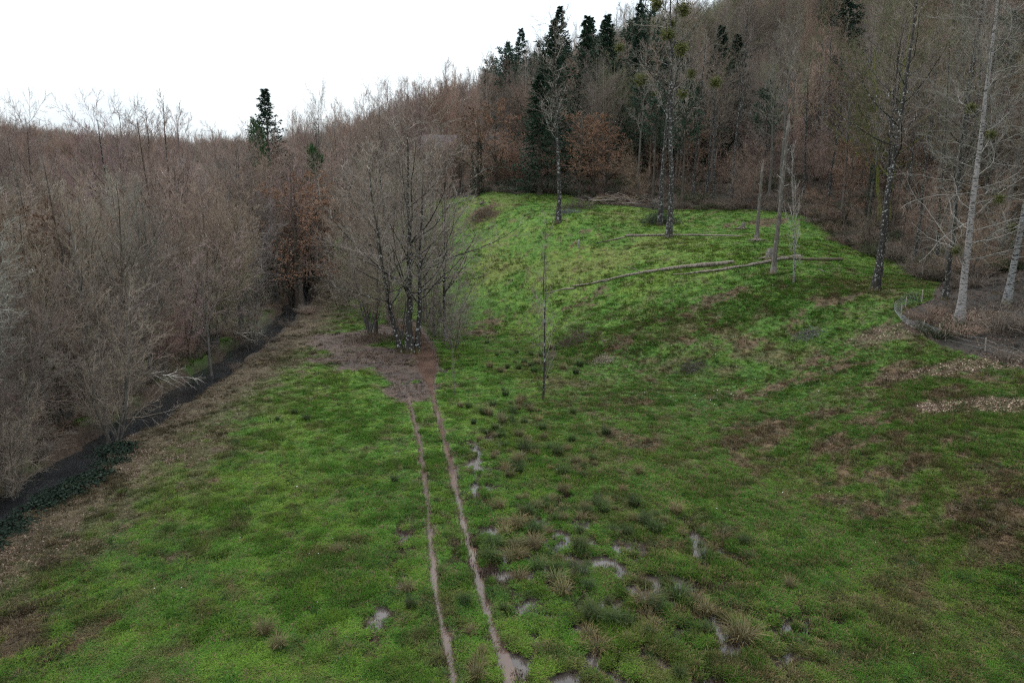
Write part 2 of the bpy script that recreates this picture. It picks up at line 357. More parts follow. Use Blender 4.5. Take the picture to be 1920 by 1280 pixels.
def mat_ground():
    m, nt = new_mat('turf_and_mud'); a = N(nt, 'ShaderNodeVertexColor', layer_name='tint'); r = N(nt, 'ShaderNodeAttribute', attribute_name='rough')
    tc = N(nt, 'ShaderNodeTexCoord'); n = N(nt, 'ShaderNodeTexNoise', Scale=4.5, Detail=8.0, Roughness=.75); L(nt, tc.outputs['Object'], n.inputs['Vector'])
    n2 = N(nt, 'ShaderNodeTexNoise', Scale=22.0, Detail=4.0, Roughness=.7); L(nt, tc.outputs['Object'], n2.inputs['Vector'])
    f = ramp(nt, n.outputs[0], [(.3, (.45, .45, .45)), (.7, (1.5, 1.45, 1.4))]); f2 = ramp(nt, n2.outputs[0], [(.3, (.6, .6, .6)), (.7, (1.35, 1.3, 1.3))])
    c = mixc(nt, 1.0, mixc(nt, 1.0, a.outputs[0], f, 'MULTIPLY'), f2, 'MULTIPLY')
    finish(nt, c, r.outputs['Fac'], n2.outputs[0], .8, .06, .4); return m
def mat_blade(name, rnd=.25, transl=.25, attr='INSTANCER'):
    m, nt = new_mat(name)
    a = N(nt, 'ShaderNodeAttribute', attribute_name='col', attribute_type=attr)
    vc = N(nt, 'ShaderNodeVertexColor', layer_name='shade')
    c = mixc(nt, 1.0, a.outputs['Color'], vc.outputs[0], 'MULTIPLY')
    finish(nt, c, .75, None, spec=.15, transl=transl); return m
def mat_twig():
    m, nt = new_mat('twig_bark'); oi = N(nt, 'ShaderNodeObjectInfo'); tc = N(nt, 'ShaderNodeTexCoord')
    n = N(nt, 'ShaderNodeTexNoise', Scale=.9, Detail=3.0); L(nt, tc.outputs['Object'], n.inputs['Vector'])
    f = ramp(nt, n.outputs[0], [(.35, (.62, .60, .58)), (.65, (1.3, 1.3, 1.3))])
    finish(nt, mixc(nt, 1.0, oi.outputs['Color'], f, 'MULTIPLY'), .8, spec=.2); return m
def mat_twig_inst():
    m, nt = new_mat('far_twig_bark'); a = N(nt, 'ShaderNodeAttribute', attribute_name='col', attribute_type='INSTANCER')
    finish(nt, a.outputs['Color'], .85, spec=.1); return m
def mat_bark(name, base, dark, spot, amount, moss=0., ring=False):
    """bark with pale lichen scabs; moss towards the foot"""
    m, nt = new_mat(name); tc = N(nt, 'ShaderNodeTexCoord')
    mp = N(nt, 'ShaderNodeMapping'); mp.inputs['Scale'].default_value = (1, 1, .35) if not ring else (1, 1, 3.2); L(nt, tc.outputs['Object'], mp.inputs[0])
    n = N(nt, 'ShaderNodeTexNoise', Scale=7.0, Detail=6.0, Roughness=.65); L(nt, mp.outputs[0], n.inputs['Vector'])
    c = ramp(nt, n.outputs[0], [(.35, dark), (.62, base)])
    s = N(nt, 'ShaderNodeTexNoise', Scale=5.0 if not ring else 3.4, Detail=4.0, Roughness=.7)
    if ring: L(nt, mp.outputs[0], s.inputs['Vector'])
    else: L(nt, tc.outputs['Object'], s.inputs['Vector'])
    f = ramp(nt, s.outputs[0], [(amount, (0, 0, 0)), (amount + .04, (1, 1, 1))]); c = mixc(nt, f, c, spot)
    if moss:
        sx = N(nt, 'ShaderNodeSeparateXYZ'); L(nt, tc.outputs['Object'], sx.inputs[0])
        mr = N(nt, 'ShaderNodeMapRange'); mr.inputs[1].default_value = 1.0; mr.inputs[2].default_value = -0.2; L(nt, sx.outputs[2], mr.inputs[0])
        mm = N(nt, 'ShaderNodeMath', operation='MULTIPLY'); L(nt, mr.outputs[0], mm.inputs[0]); L(nt, n.outputs[0], mm.inputs[1])
        f2 = ramp(nt, mm.outputs[0], [(.22, (0, 0, 0)), (.55, (1, 1, 1))]); c = mixc(nt, f2, c, (.085, .065, .015))
    finish(nt, c, .9, n.outputs[0], .6, .03, .2); return m
def mat_plain(name, c1, c2, scale=3., rough=.85, bstr=.3):
    m, nt = new_mat(name); tc = N(nt, 'ShaderNodeTexCoord'); n = N(nt, 'ShaderNodeTexNoise', Scale=scale, Detail=5.0, Roughness=.6); L(nt, tc.outputs['Object'], n.inputs['Vector'])
    finish(nt, ramp(nt, n.outputs[0], [(.35, c1), (.65, c2)]), rough, n.outputs[0], bstr, .02, .25); return m
def mat_water(name, base, rough, clear=False):
    m, nt = new_mat(name); tc = N(nt, 'ShaderNodeTexCoord'); n = N(nt, 'ShaderNodeTexNoise', Scale=3.5, Detail=3.0); L(nt, tc.outputs['Object'], n.inputs['Vector'])
    n2 = N(nt, 'ShaderNodeTexNoise', Scale=.5, Detail=3.0); L(nt, tc.outputs['Object'], n2.inputs['Vector'])
    c = ramp(nt, n2.outputs[0], [(.4, tuple(v * .7 for v in base)), (.6, tuple(v * 1.15 for v in base))])
    finish(nt, c, rough, n.outputs[0], .5 if clear else .06, .05, .5); return m

M_ground = mat_ground(); M_blade = mat_blade('grass_blades'); M_leaf = mat_blade('fallen_leaves', transl=.1)
M_twig = mat_twig(); M_twigf = mat_twig_inst()
M_dark = mat_bark('dark_lichen_bark', (.050, .043, .037), (.018, .016, .014), (.36, .36, .35), .575, 1.)
M_lichen = mat_bark('white_lichen_bark', (.055, .048, .042), (.020, .018, .016), (.27, .27, .26), .555, 1.)
M_grey = mat_bark('grey_bark', (.15, .135, .12), (.06, .052, .045), (.36, .36, .33), .66, 1.)
M_pale = mat_bark('pale_poplar_bark', (.33, .30, .29), (.18, .16, .15), (.055, .05, .046), .53, 1., True)
M_birch = mat_bark('white_birch_bark', (.30, .29, .285), (.16, .15, .145), (.035, .03, .028), .52, 1., True)
M_brown = mat_bark('brown_bark', (.10, .078, .06), (.035, .027, .021), (.26, .25, .22), .68, 0.)
M_mossy = mat_bark('mossy_bark', (.13, .125, .03), (.05, .045, .02), (.15, .155, .035), .45, 0.)
M_snag = mat_bark('bare_weathered_wood', (.15, .13, .112), (.065, .052, .042), (.30, .28, .25), .6, 1.)
M_log = mat_bark('fallen_log_bark', (.25, .205, .17), (.055, .042, .033), (.12, .10, .03), .62, 0.)
M_mosslog = mat_bark('mossy_log', (.13, .10, .07), (.05, .038, .028), (.075, .085, .025), .52, 0.)
M_needle = mat_plain('spruce_needles', (.012, .030, .018), (.030, .060, .032), 1.2)
M_needle_g = mat_plain('yew_needles', (.020, .055, .016), (.045, .100, .026), 1.2)
M_needle_p = mat_plain('pine_needles', (.022, .042, .028), (.045, .075, .045), .9)
M_oakleaf = mat_plain('dead_oak_leaves', (.115, .062, .036), (.20, .115, .070), 2.)
M_tanleaf = mat_plain('tan_beech_leaves', (.20, .105, .060), (.34, .190, .115), 2.)
M_mistle = mat_plain('mistletoe', (.075, .080, .020), (.125, .125, .035), 4.)
M_ivy = mat_plain('ivy_leaves', (.009, .017, .010), (.018, .032, .018), 5.)
M_wire = mat_plain('galvanised_wire', (.22, .23, .23), (.34, .35, .35), 8., .5)
M_post = mat_plain('weathered_post', (.14, .12, .09), (.26, .23, .18), 6.)
M_water = mat_water('stream_water', (.020, .021, .022), .07, True)
M_puddle = mat_water('muddy_puddle_water', (.100, .058, .042), .08)
M_marshw = mat_water('marsh_water', (.062, .048, .041), .06)

# ------------------------------------------------------------------ the ground sheet
def axis(parts):
    out = []
    for a, b, s in parts: out.append(np.arange(a, b, s))
    return out
gx = np.concatenate([-np.geomspace(1500, 60, 40)] + axis([(-58, -36, 1.), (-36, -15.5, .26), (-15.5, 1.2, .085), (1.2, 13, .13), (13, 42, .26), (42, 70, 1.)]) + [np.geomspace(72, 1500, 36)])
gy = np.concatenate([-np.geomspace(300, 12, 8)] + axis([(-8, 15, 1.), (15, 45, .14), (45, 72, .2), (72, 130, .42), (130, 180, 1.3)]) + [np.geomspace(182, 1900, 55)])
GX, GY = np.meshgrid(gx, gy); gf = fields(GX, GY)
V = np.stack([GX, GY, gf['z']], -1).reshape(-1, 3)
ny, nx = GX.shape; idx = np.arange(nx * ny).reshape(ny, nx)
me = mk_mesh('ground', V, np.stack([idx[:-1, :-1], idx[:-1, 1:], idx[1:, 1:], idx[1:, :-1]], -1).reshape(-1, 4), None, M_ground)
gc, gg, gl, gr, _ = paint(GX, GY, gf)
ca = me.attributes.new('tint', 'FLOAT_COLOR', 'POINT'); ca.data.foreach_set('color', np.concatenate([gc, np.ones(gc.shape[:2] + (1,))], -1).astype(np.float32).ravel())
ra = me.attributes.new('rough', 'FLOAT', 'POINT'); ra.data.foreach_set('value', gr.astype(np.float32).ravel())
tag(mk_obj('ground', me), kind='structure')

# water sheets
def ribbon(name, line, half, z, mat, zfun=None):
    T = norm(np.gradient(line, axis=0)); Nn = np.stack([T[:, 1], -T[:, 0]], 1)
    a = line - Nn * half[:, None]; b = line + Nn * half[:, None]
    zz = np.full(len(line), z) if zfun is None else zfun
    V = np.stack([np.column_stack([a, zz]), np.column_stack([b, zz])], 1).reshape(-1, 3); i = np.arange(len(line) - 1) * 2
    return tag(mk_obj(name, mk_mesh(name, V, np.stack([i, i + 1, i + 3, i + 2], 1), None, mat)), kind='structure')
ribbon('stream_water', stream[::2], np.full(len(stream[::2]), 2.9), -.80, M_water)
rs = rutR[::3]; ribbon('rut_water', rs, .30 + 1.0 * sstep(51, 62, rs[:, 1]), 0, M_puddle, base_h(rs[:, 0], rs[:, 1]) + WATER_Z - .012)
rs = rutL[(rutL[:, 1] < 37)][::3]; ribbon('rut_water', rs, np.full(len(rs), .27), WATER_Z - .012, M_puddle)
mx, my = np.meshgrid(np.arange(-14, 16, .5), np.arange(14, 68, .5)); cx_, cy2 = mx[:-1, :-1] + .25, my[:-1, :-1] + .25
keep = ((zmax(cx_, cy2, Z_MARSH, soft=.6) > .02) | (zmax(cx_, cy2, [(c, a + .7, b + .7, r_) for c, a, b, r_ in Z_PUD]) > .02)) & (base_h(cx_, cy2) < .04)
ii = np.arange(mx.size).reshape(mx.shape); q = np.stack([ii[:-1, :-1], ii[:-1, 1:], ii[1:, 1:], ii[1:, :-1]], -1)[keep]
tag(mk_obj('marsh_water', mk_mesh('marsh_water', np.stack([mx, my, np.full(mx.shape, WATER_Z - .035)], -1), q, None, M_marshw)), kind='structure')

# ------------------------------------------------------------------ geometry-node scatter for uncountable ground cover
def scatter(name, pts, rot, scl, colr, protos, label=None):
    coll = bpy.data.collections.new(name + '_parts')
    for p in protos: coll.objects.link(p)
    n = len(pts); me = bpy.data.meshes.new(name); me.vertices.add(n); me.vertices.foreach_set('co', pts.astype(np.float32).ravel())
    def att(nm, ty, key, arr): a = me.attributes.new(nm, ty, 'POINT'); a.data.foreach_set(key, arr.ravel())
    att('rot', 'FLOAT_VECTOR', 'vector', rot.astype(np.float32)); att('scl', 'FLOAT_VECTOR', 'vector', scl.astype(np.float32))
    att('col', 'FLOAT_COLOR', 'color', np.column_stack([colr, np.ones(n)]).astype(np.float32)); att('pick', 'INT', 'value', RNG.integers(0, len(protos), n).astype(np.int32))
    o = mk_obj(name, me); ng = bpy.data.node_groups.new(name, 'GeometryNodeTree')
    ng.interface.new_socket('Geometry', in_out='INPUT', socket_type='NodeSocketGeometry'); ng.interface.new_socket('Geometry', in_out='OUTPUT', socket_type='NodeSocketGeometry')
    gi = ng.nodes.new('NodeGroupInput'); go = ng.nodes.new('NodeGroupOutput'); ip = ng.nodes.new('GeometryNodeInstanceOnPoints'); ci = ng.nodes.new('GeometryNodeCollectionInfo')
    ci.inputs[0].default_value = coll; ci.inputs['Separate Children'].default_value = True; ci.inputs['Reset Children'].default_value = True
    def na(nm, ty): a = ng.nodes.new('GeometryNodeInputNamedAttribute'); a.data_type = ty; a.inputs[0].default_value = nm; return a.outputs[0]
    ng.links.new(gi.outputs[0], ip.inputs['Points']); ng.links.new(ci.outputs[0], ip.inputs['Instance']); ip.inputs['Pick Instance'].default_value = True
    ng.links.new(na('pick', 'INT'), ip.inputs['Instance Index']); ng.links.new(na('rot', 'FLOAT_VECTOR'), ip.inputs['Rotation']); ng.links.new(na('scl', 'FLOAT_VECTOR'), ip.inputs['Scale'])
    ng.links.new(ip.outputs[0], go.inputs[0]); md = o.modifiers.new('scatter', 'NODES'); md.node_group = ng
    tag(o, label, None, None, 'stuff'); return o

def blades(name, nb, h, spread, lean, w, mat, seed, base_shade=.55, tipc=(1.25, 1.15, .95)):
    """a tuft of bent blades"""
    r = np.random.default_rng(seed); a = r.uniform(0, 2 * np.pi, nb); rad = spread * np.sqrt(r.uniform(0, 1, nb)); b = np.column_stack([np.cos(a) * rad, np.sin(a) * rad, np.full(nb, -.02)])
    a2 = a + r.normal(0, .7, nb); out = np.column_stack([np.cos(a2), np.sin(a2), np.zeros(nb)]); side = np.column_stack([-np.sin(a2), np.cos(a2), np.zeros(nb)])
    hh = h * r.uniform(.5, 1.1, nb); ln = lean * r.uniform(.3, 1.3, nb)
    m = b + out * (ln * hh * .35)[:, None] + np.array([0, 0, 1.]) * (hh * .62)[:, None]
    t = b + out * (ln * hh * 1.05)[:, None] + np.array([0, 0, 1.]) * (hh * np.clip(1 - ln * .35, .35, 1))[:, None]
    ww = w * r.uniform(.7, 1.3, nb)[:, None]
    Vv = np.stack([b - side * ww, b + side * ww, m - side * ww * .75, m + side * ww * .75, t], 1).reshape(-1, 3); i = np.arange(nb)[:, None] * 5
    me = mk_mesh(name, Vv, i + np.array([0, 1, 3, 2]), i + np.array([2, 3, 4]), mat)
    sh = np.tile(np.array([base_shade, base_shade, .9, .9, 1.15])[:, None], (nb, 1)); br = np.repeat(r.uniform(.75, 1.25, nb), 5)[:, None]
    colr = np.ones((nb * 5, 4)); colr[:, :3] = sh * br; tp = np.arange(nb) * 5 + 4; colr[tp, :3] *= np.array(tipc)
    colr[:, 3] = 1; ca = me.attributes.new('shade', 'FLOAT_COLOR', 'POINT'); ca.data.foreach_set('color', colr.astype(np.float32).ravel())
    return me
def view_pts(n, ymin, ymax, margin=5., power=1.0):
    """random ground points in and just around the view; density falls with distance"""
    y = ymin * (ymax / ymin) ** RNG.uniform(0, 1, n) if power == 1 else ymin + (ymax - ymin) * RNG.uniform(0, 1, n)
    x = RNG.uniform(-1, 1, n) * (y * .80 + margin)
    return x, y
GRASS = [bpy.data.objects.new('tuft', blades('tuft', 16, .13, .13, .8, .0075, M_blade, 10 + i)) for i in range(4)]
def grass_set(name, n, y0, y1, hmul, wmul):
    x, y = view_pts(n, y0, y1); f = fields(x, y); c, g, l, r, a = paint(x, y, f)
    k = (RNG.uniform(0, 1, n) < np.clip(g, 0, 1)) & (f['z'] > WATER_Z - .03 - .10 * (RNG.uniform(0, 1, n) < .5) * (f['rut'] > 1.6)) | ((RNG.uniform(0, 1, n) < .05) & (f['rut'] > 1.3) & (f['ds'] > 2.4) & (f['dip'] < .3))
    x, y, c = x[k], y[k], c[k]; z = f['z'][k]; n = len(x)
    long_ = sstep(.48, .64, fbm(x, y, .9, 3, 201) * .6 + .4 * fbm(x, y, 3., 2, 202)); mar = f['marsh'][k]; rt = a['right'][k]
    h = hmul * RNG.uniform(.55, 1.25, n) * (.55 + 1.35 * long_ + .35 * mar + .3 * rt)
    cc = c * RNG.uniform(.82, 1.22, n)[:, None] * (1.08 - .2 * long_[:, None])
    dry = (RNG.uniform(0, 1, n) < .11 + .14 * rt + .12 * a['yel'][k])[:, None]
    cc = np.where(dry, C(.17, .13, .065) * RNG.uniform(.6, 1.3, n)[:, None], cc)
    s = wmul * RNG.uniform(.8, 1.3, n)
    scatter(name, np.column_stack([x, y, z]), np.column_stack([RNG.normal(0, .12, n), RNG.normal(0, .12, n), RNG.uniform(0, 6.28, n)]), np.column_stack([s, s, h * 1.1]), cc, GRASS,
            'short wet meadow grass covering the valley floor and the slope' )
grass_set('grass', 330000, 15, 66, 1.0, 1.25)
grass_set('grass', 130000, 60, 135, 1.25, 2.1)

LONGG = [bpy.data.objects.new('long_tuft', blades('long_tuft', 34, .25, .17, .9, .0075, M_blade, 60 + i, .45)) for i in range(3)]
x, y = view_pts(85000, 15, 85); f = fields(x, y); c, g, l, r, a = paint(x, y, f); cl = sstep(.50, .66, fbm(x, y, 1.3, 3, 211))
k = (g > .35) & (RNG.uniform(0, 1, len(x)) < .06 + .55 * cl) & (f['rut'] > 1.6) & (f['z'] > WATER_Z - .05); x, y, z, c = x[k], y[k], f['z'][k], c[k]; n = len(x); u = RNG.uniform(0, 1, (n, 1)); hue = np.where(u < .42, c * 1.0, np.where(u < .66, C(.105, .150, .022), np.where(u < .86, C(.030, .075, .018), C(.135, .105, .055)))) * RNG.uniform(.8, 1.2, (n, 1)); s = RNG.uniform(.5, 1.25, n)
scatter('long_grass', np.column_stack([x, y, z]), np.column_stack([RNG.normal(0, .2, n), RNG.normal(0, .2, n), RNG.uniform(0, 6.28, n)]), np.column_stack([s, s, s * RNG.uniform(.6, 1.1, n)]), hue, LONGG, 'longer tufts of winter grass standing out of the meadow sward')
def leaf_mesh(i):
    r = np.random.default_rng(300 + i); s = .06
    Vv = np.array([(-s, 0, 0), (-s * .3, -s * .5, .012), (-s * .3, s * .5, .012), (s * .5, -s * .45, .022), (s * .5, s * .45, .0), (s * 1.1, 0, .018)]) + r.normal(0, .006, (6, 3)) + np.array([0, 0, .015])
    me = mk_mesh('leaf', Vv, [(1, 3, 4, 2)], [(0, 1, 2), (3, 5, 4)], M_leaf)
    ca = me.attributes.new('shade', 'FLOAT_COLOR', 'POINT'); ca.data.foreach_set('color', np.ones(24, np.float32)); return bpy.data.objects.new('leaf', me)
LEAF = [leaf_mesh(i) for i in range(3)]
x, y = view_pts(700000, 22, 135); f = fields(x, y); c, g, l, r, a = paint(x, y, f)
k = (RNG.uniform(0, 1, len(x)) < np.clip(l, 0, 1.0) * (.25 + 1.4 * sstep(.45, .62, fbm(x, y, 1.1, 3, 401))) * (.75 + 2 * zmax(x, y, Z_LIT))) & (f['z'] > -.6) & (f['rut'] > 1.5)
x, y, z = x[k], y[k], f['z'][k]; n = len(x); pale = (RNG.uniform(0, 1, n) ** 2)[:, None] * np.clip(.35 + l[k], 0, 1.3)[:, None]
lc = C(.10, .060, .040) * (1 - pale) + (C(.27, .19, .14) + C(.12, .10, .07) * zmax(x, y, Z_LIT, soft=.7)[:, None]) * pale; s = RNG.uniform(.55, 1.4, n) * np.where(x < -10, .8, 1.) * np.where(y > 60, 1.35, 1.)
scatter('leaf_litter', np.column_stack([x, y, z]), np.column_stack([RNG.normal(0, .5, n), RNG.normal(0, .5, n), RNG.uniform(0, 6.28, n)]), np.column_stack([s] * 3), lc, LEAF, 'brown and pale dead leaves lying along the banks and wood floor')
# daisies
def daisy():
    a = np.arange(8) / 8 * 2 * np.pi; Vv = np.concatenate([[(0, 0, .10)], np.column_stack([np.cos(a) * .022, np.sin(a) * .022, np.full(8, .10)])])
    me = mk_mesh('daisy', Vv, None, [(0, i + 1, (i + 1) % 8 + 1) for i in range(8)], M_leaf); ca = me.attributes.new('shade', 'FLOAT_COLOR', 'POINT'); ca.data.foreach_set('color', np.ones(36, np.float32)); return bpy.data.objects.new('daisy', me)
x, y = view_pts(9000, 20, 115); f = fields(x, y); c, g, l, r, a = paint(x, y, f)
zd = zmax(x, y, [(gp(1380, 700), 8, 6, 0), (gp(1300, 570), 9, 6, 0), (gp(1200, 450), 14, 10, 0)], soft=.5)
k = (g > .6) & (RNG.uniform(0, 1, len(x)) < .03 + .6 * zd * sstep(.4, .6, fbm(x, y, 2.5, 2, 90))); x, y, z = x[k], y[k], f['z'][k]; n = len(x); s = RNG.uniform(.4, .8, n) * (1 + y / 60)
scatter('daisies', np.column_stack([x, y, z]), np.column_stack([RNG.normal(0, .3, n), RNG.normal(0, .3, n), RNG.uniform(0, 6.28, n)]), np.column_stack([s] * 3), np.tile(C(.62, .62, .58), (n, 1)), [daisy()], 'tiny white daisies scattered through the slope grass')

# ------------------------------------------------------------------ tree growing
def grow(P, R, m, t0, t1, ratio, ang, n, rr, up=.08, wig=.08, shape=None, rng=None, rmin=.006, angsd=.18, tip=.25, az0=None, whorl=0):
    B, k, _ = P.shape; Tn = norm(np.gradient(P, axis=1)); PL = np.linalg.norm(np.diff(P, axis=1), axis=-1).sum(1)
    t = t0 + (t1 - t0) * (np.arange(m) + rng.uniform(0, 1, (B, m))) / m; t = np.clip(np.round(t * whorl) / whorl + rng.normal(0, .011, t.shape), t0, t1) if whorl else t; s = t * (k - 1); i = np.clip(s.astype(int), 0, k - 2); fr = (s - i)[..., None]
    b = np.arange(B)[:, None]; p = P[b, i] * (1 - fr) + P[b, i + 1] * fr; d = norm(Tn[b, i] * (1 - fr) + Tn[b, i + 1] * fr); rp = R[b, i] * (1 - fr[..., 0]) + R[b, i + 1] * fr[..., 0]
    u, v = frame(d); az = (np.arange(m) * 2.4 + rng.uniform(0, 6.28, (B, 1)) + rng.normal(0, .5, (B, m)))[..., None]
    an = (ang + rng.normal(0, angsd, (B, m)))[..., None] if not callable(ang) else (ang(t) + rng.normal(0, angsd, (B, m)))[..., None]
    dr = norm(np.cos(an) * d + np.sin(an) * (np.cos(az) * u + np.sin(az) * v))
    sh = shape(t) if shape else (1 - .55 * t)
    ln = PL[:, None] * ratio * sh * rng.uniform(.6, 1.25, (B, m)); st = (ln / (n - 1))[..., None]
    pts = [p]; q = p; dd = dr
    for j in range(n - 1):
        dd = norm(dd + np.array([0, 0, up]) + rng.normal(0, wig, dd.shape)); q = q + dd * st; pts.append(q)
    Pn = np.stack(pts, 2).reshape(B * m, n, 3); r0 = np.maximum(np.minimum(rp * rr, ln * .028 + rmin), rmin).reshape(-1)
    tt = np.linspace(1, tip, n); Rn = np.maximum(r0[:, None] * tt, rmin * .55); return Pn, Rn
def stems(specs, n=9, rng=None, wig=.05):
    """specs: list of (x, y, height, radius, leanx, leany)"""
    P = []; R = []
    for (x, y, h, r, lx, ly) in specs:
        t = np.linspace(0, 1, n); w = np.cumsum(rng.normal(0, wig, (n, 2)), 0) * h / n; w -= w[0]
        px = x + lx * t * h + w[:, 0]; py = y + ly * t * h + w[:, 1]; P.append(np.column_stack([px, py, t * h - .15 * (t == 0)])); R.append(r * (1 - .88 * t ** .9) * (1 + .55 * np.exp(-t * 28)))
    return np.array(P), np.array(R)
def make_tree(kind, seed):
    r = np.random.default_rng(seed); gt = Geo(); gc_ = Geo(); extra = {}
    if kind == 'upright':   # slender valley-bottom trees with ascending twigs
        P, R = stems([(0, 0, 19 * r.uniform(.9, 1.1), .19, r.normal(0, .03), r.normal(0, .03))] + ([(.4, .2, 15, .13, .09, .03)] if seed % 2 else []), 10, r)
        P1, R1 = grow(P, R, 26, .22, .97, .36, .75, 7, .5, .13, .09, lambda t: 1.15 - .85 * t, r, .02)
        P2, R2 = grow(P1, R1, 9, .15, .97, .42, .65, 5, .6, .10, .10, None, r, .011)
        P3, R3 = grow(P2, R2, 7, .1, .98, .50, .6, 4, .7, .08, .13, None, r, .007); m4, r4 = 6, .55
    elif kind == 'spreading':
        P, R = stems([(0, 0, 17, .24, .02, .02), (.5, .15, 15, .17, .10, .06), (-.45, .2, 14, .16, -.12, .03)][:2 + seed % 2], 10, r)
        P1, R1 = grow(P, R, 26, .22, .97, .50, .95, 8, .42, .07, .11, lambda t: 1.1 - .70 * t, r, .02)
        P2, R2 = grow(P1, R1, 10, .12, .98, .42, .75, 6, .6, .06, .12, None, r, .013)
        P3, R3 = grow(P2, R2, 7, .1, .98, .48, .65, 4, .7, .05, .16, None, r, .0075); m4, r4 = 7, .5
    elif kind == 'bushy':    # many stems from one stool
        k = 7; sp = [(r.normal(0, .3), r.normal(0, .3), r.uniform(7, 11), r.uniform(.05, .09), r.normal(0, .30), r.normal(0, .30)) for _ in range(k)]
        P, R = stems(sp, 8, r, .09)
        P1, R1 = grow(P, R, 16, .10, .97, .42, .8, 7, .42, .06, .15, None, r, .011)
        P2, R2 = grow(P1, R1, 10, .1, .98, .45, .7, 5, .5, .02, .18, None, r, .0065)
        P3, R3 = grow(P2, R2, 6, .1, .98, .52, .6, 4, .7, .02, .2, None, r, .005); m4, r4 = 6, .5
    elif kind == 'tall':     # long clean trunk, narrow high crown
        P, R = stems([(0, 0, 28, .27, r.normal(0, .015), r.normal(0, .015))], 14, r, .035)
        P1, R1 = grow(P, R, 26, .40, .98, .27, .85, 7, .42, .09, .12, lambda t: 1.15 - .75 * t, r, .025)
        P2, R2 = grow(P1, R1, 9, .2, .98, .42, .7, 5, .6, .06, .14, None, r, .013)
        P3, R3 = grow(P2, R2, 6, .1, .98, .48, .65, 4, .7, .05, .16, None, r, .008); m4, r4 = 4, .5
    elif kind == 'slim':     # pole-stage woodland tree
        P, R = stems([(0, 0, 17, .12, r.normal(0, .04), r.normal(0, .04))], 9, r, .05)
        P1, R1 = grow(P, R, 22, .25, .98, .22, .9, 6, .45, .08, .12, lambda t: 1.1 - .7 * t, r, .015)
        P2, R2 = grow(P1, R1, 8, .15, .98, .45, .7, 4, .6, .05, .14, None, r, .009)
        P3, R3 = grow(P2, R2, 5, .1, .98, .5, .65, 3, .7, .05, .16, None, r, .006); m4, r4 = 4, .5
    elif kind == 'oak':      # keeps dead leaves, broad and twiggy from low down
        P, R = stems([(0, 0, 13, .26, r.normal(0, .02), 0)], 9, r, .05)
        P1, R1 = grow(P, R, 24, .16, .96, .42, 1.15, 7, .5, .05, .13, lambda t: 1.15 - .75 * t, r, .025)
        P2, R2 = grow(P1, R1, 8, .15, .98, .45, .8, 5, .6, .03, .16, None, r, .013)
        P3, R3 = grow(P2, R2, 6, .1, .98, .5, .7, 4, .7, .02, .18, None, r, .008); m4, r4 = 5, .5
    elif kind == 'sapling':
        P, R = stems([(0, 0, 7.5, .05, r.normal(0, .04), r.normal(0, .04)), (.1, .1, 6, .035, .06, .02)], 7, r, .06)
        P1, R1 = grow(P, R, 16, .12, .97, .26, .6, 5, .5, .12, .12, None, r, .011)
        P2, R2 = grow(P1, R1, 6, .15, .98, .42, .6, 4, .6, .06, .14, None, r, .007)
        P3, R3 = grow(P2, R2, 4, .1, .98, .5, .6, 3, .7, .05, .16, None, r, .005); m4, r4 = 5, .5
    tubes(gt, P, R, 9 if kind != 'slim' else 7); big = R1[:, 0] > (.040 if kind not in ('slim', 'sapling') else .03)
    tubes(gt, P1[big], R1[big], 5); tubes(gc_, P1[~big], R1[~big], 4); tubes(gc_, P2, R2, 3); tubes(gc_, P3[:, ::1], R3, 3)
    P4, R4 = grow(P3, R3, m4, .1, 1., r4, .6, 2, .8, .05, .1, None, r, .0058)
    spikes(gc_, P4[:, 0], P4[:, 1], np.maximum(R4[:, 0] * .6, .0038) if kind == 'bushy' else np.maximum(R4[:, 0], .0058))
    if kind == 'oak':
        gl_ = Geo(); k = r.integers(0, len(P4), 9000); c = P4[k, 1] * r.uniform(.3, 1, (9000, 1)) + P4[k, 0] * 0; c = P4[k, 0] + (P4[k, 1] - P4[k, 0]) * r.uniform(.2, 1, (9000, 1))
        a = r.normal(0, 1, (9000, 3)) ; a = norm(a) * .075; b_ = np.cross(norm(a), norm(r.normal(0, 1, (9000, 3)))) * .05
        Vv = np.stack([c - a, c - b_, c + a, c + b_], 1).reshape(-1, 3); gl_.add(Vv, np.arange(36000).reshape(-1, 4)); extra['leaves'] = gl_
    return gt, gc_, extra, P, P1

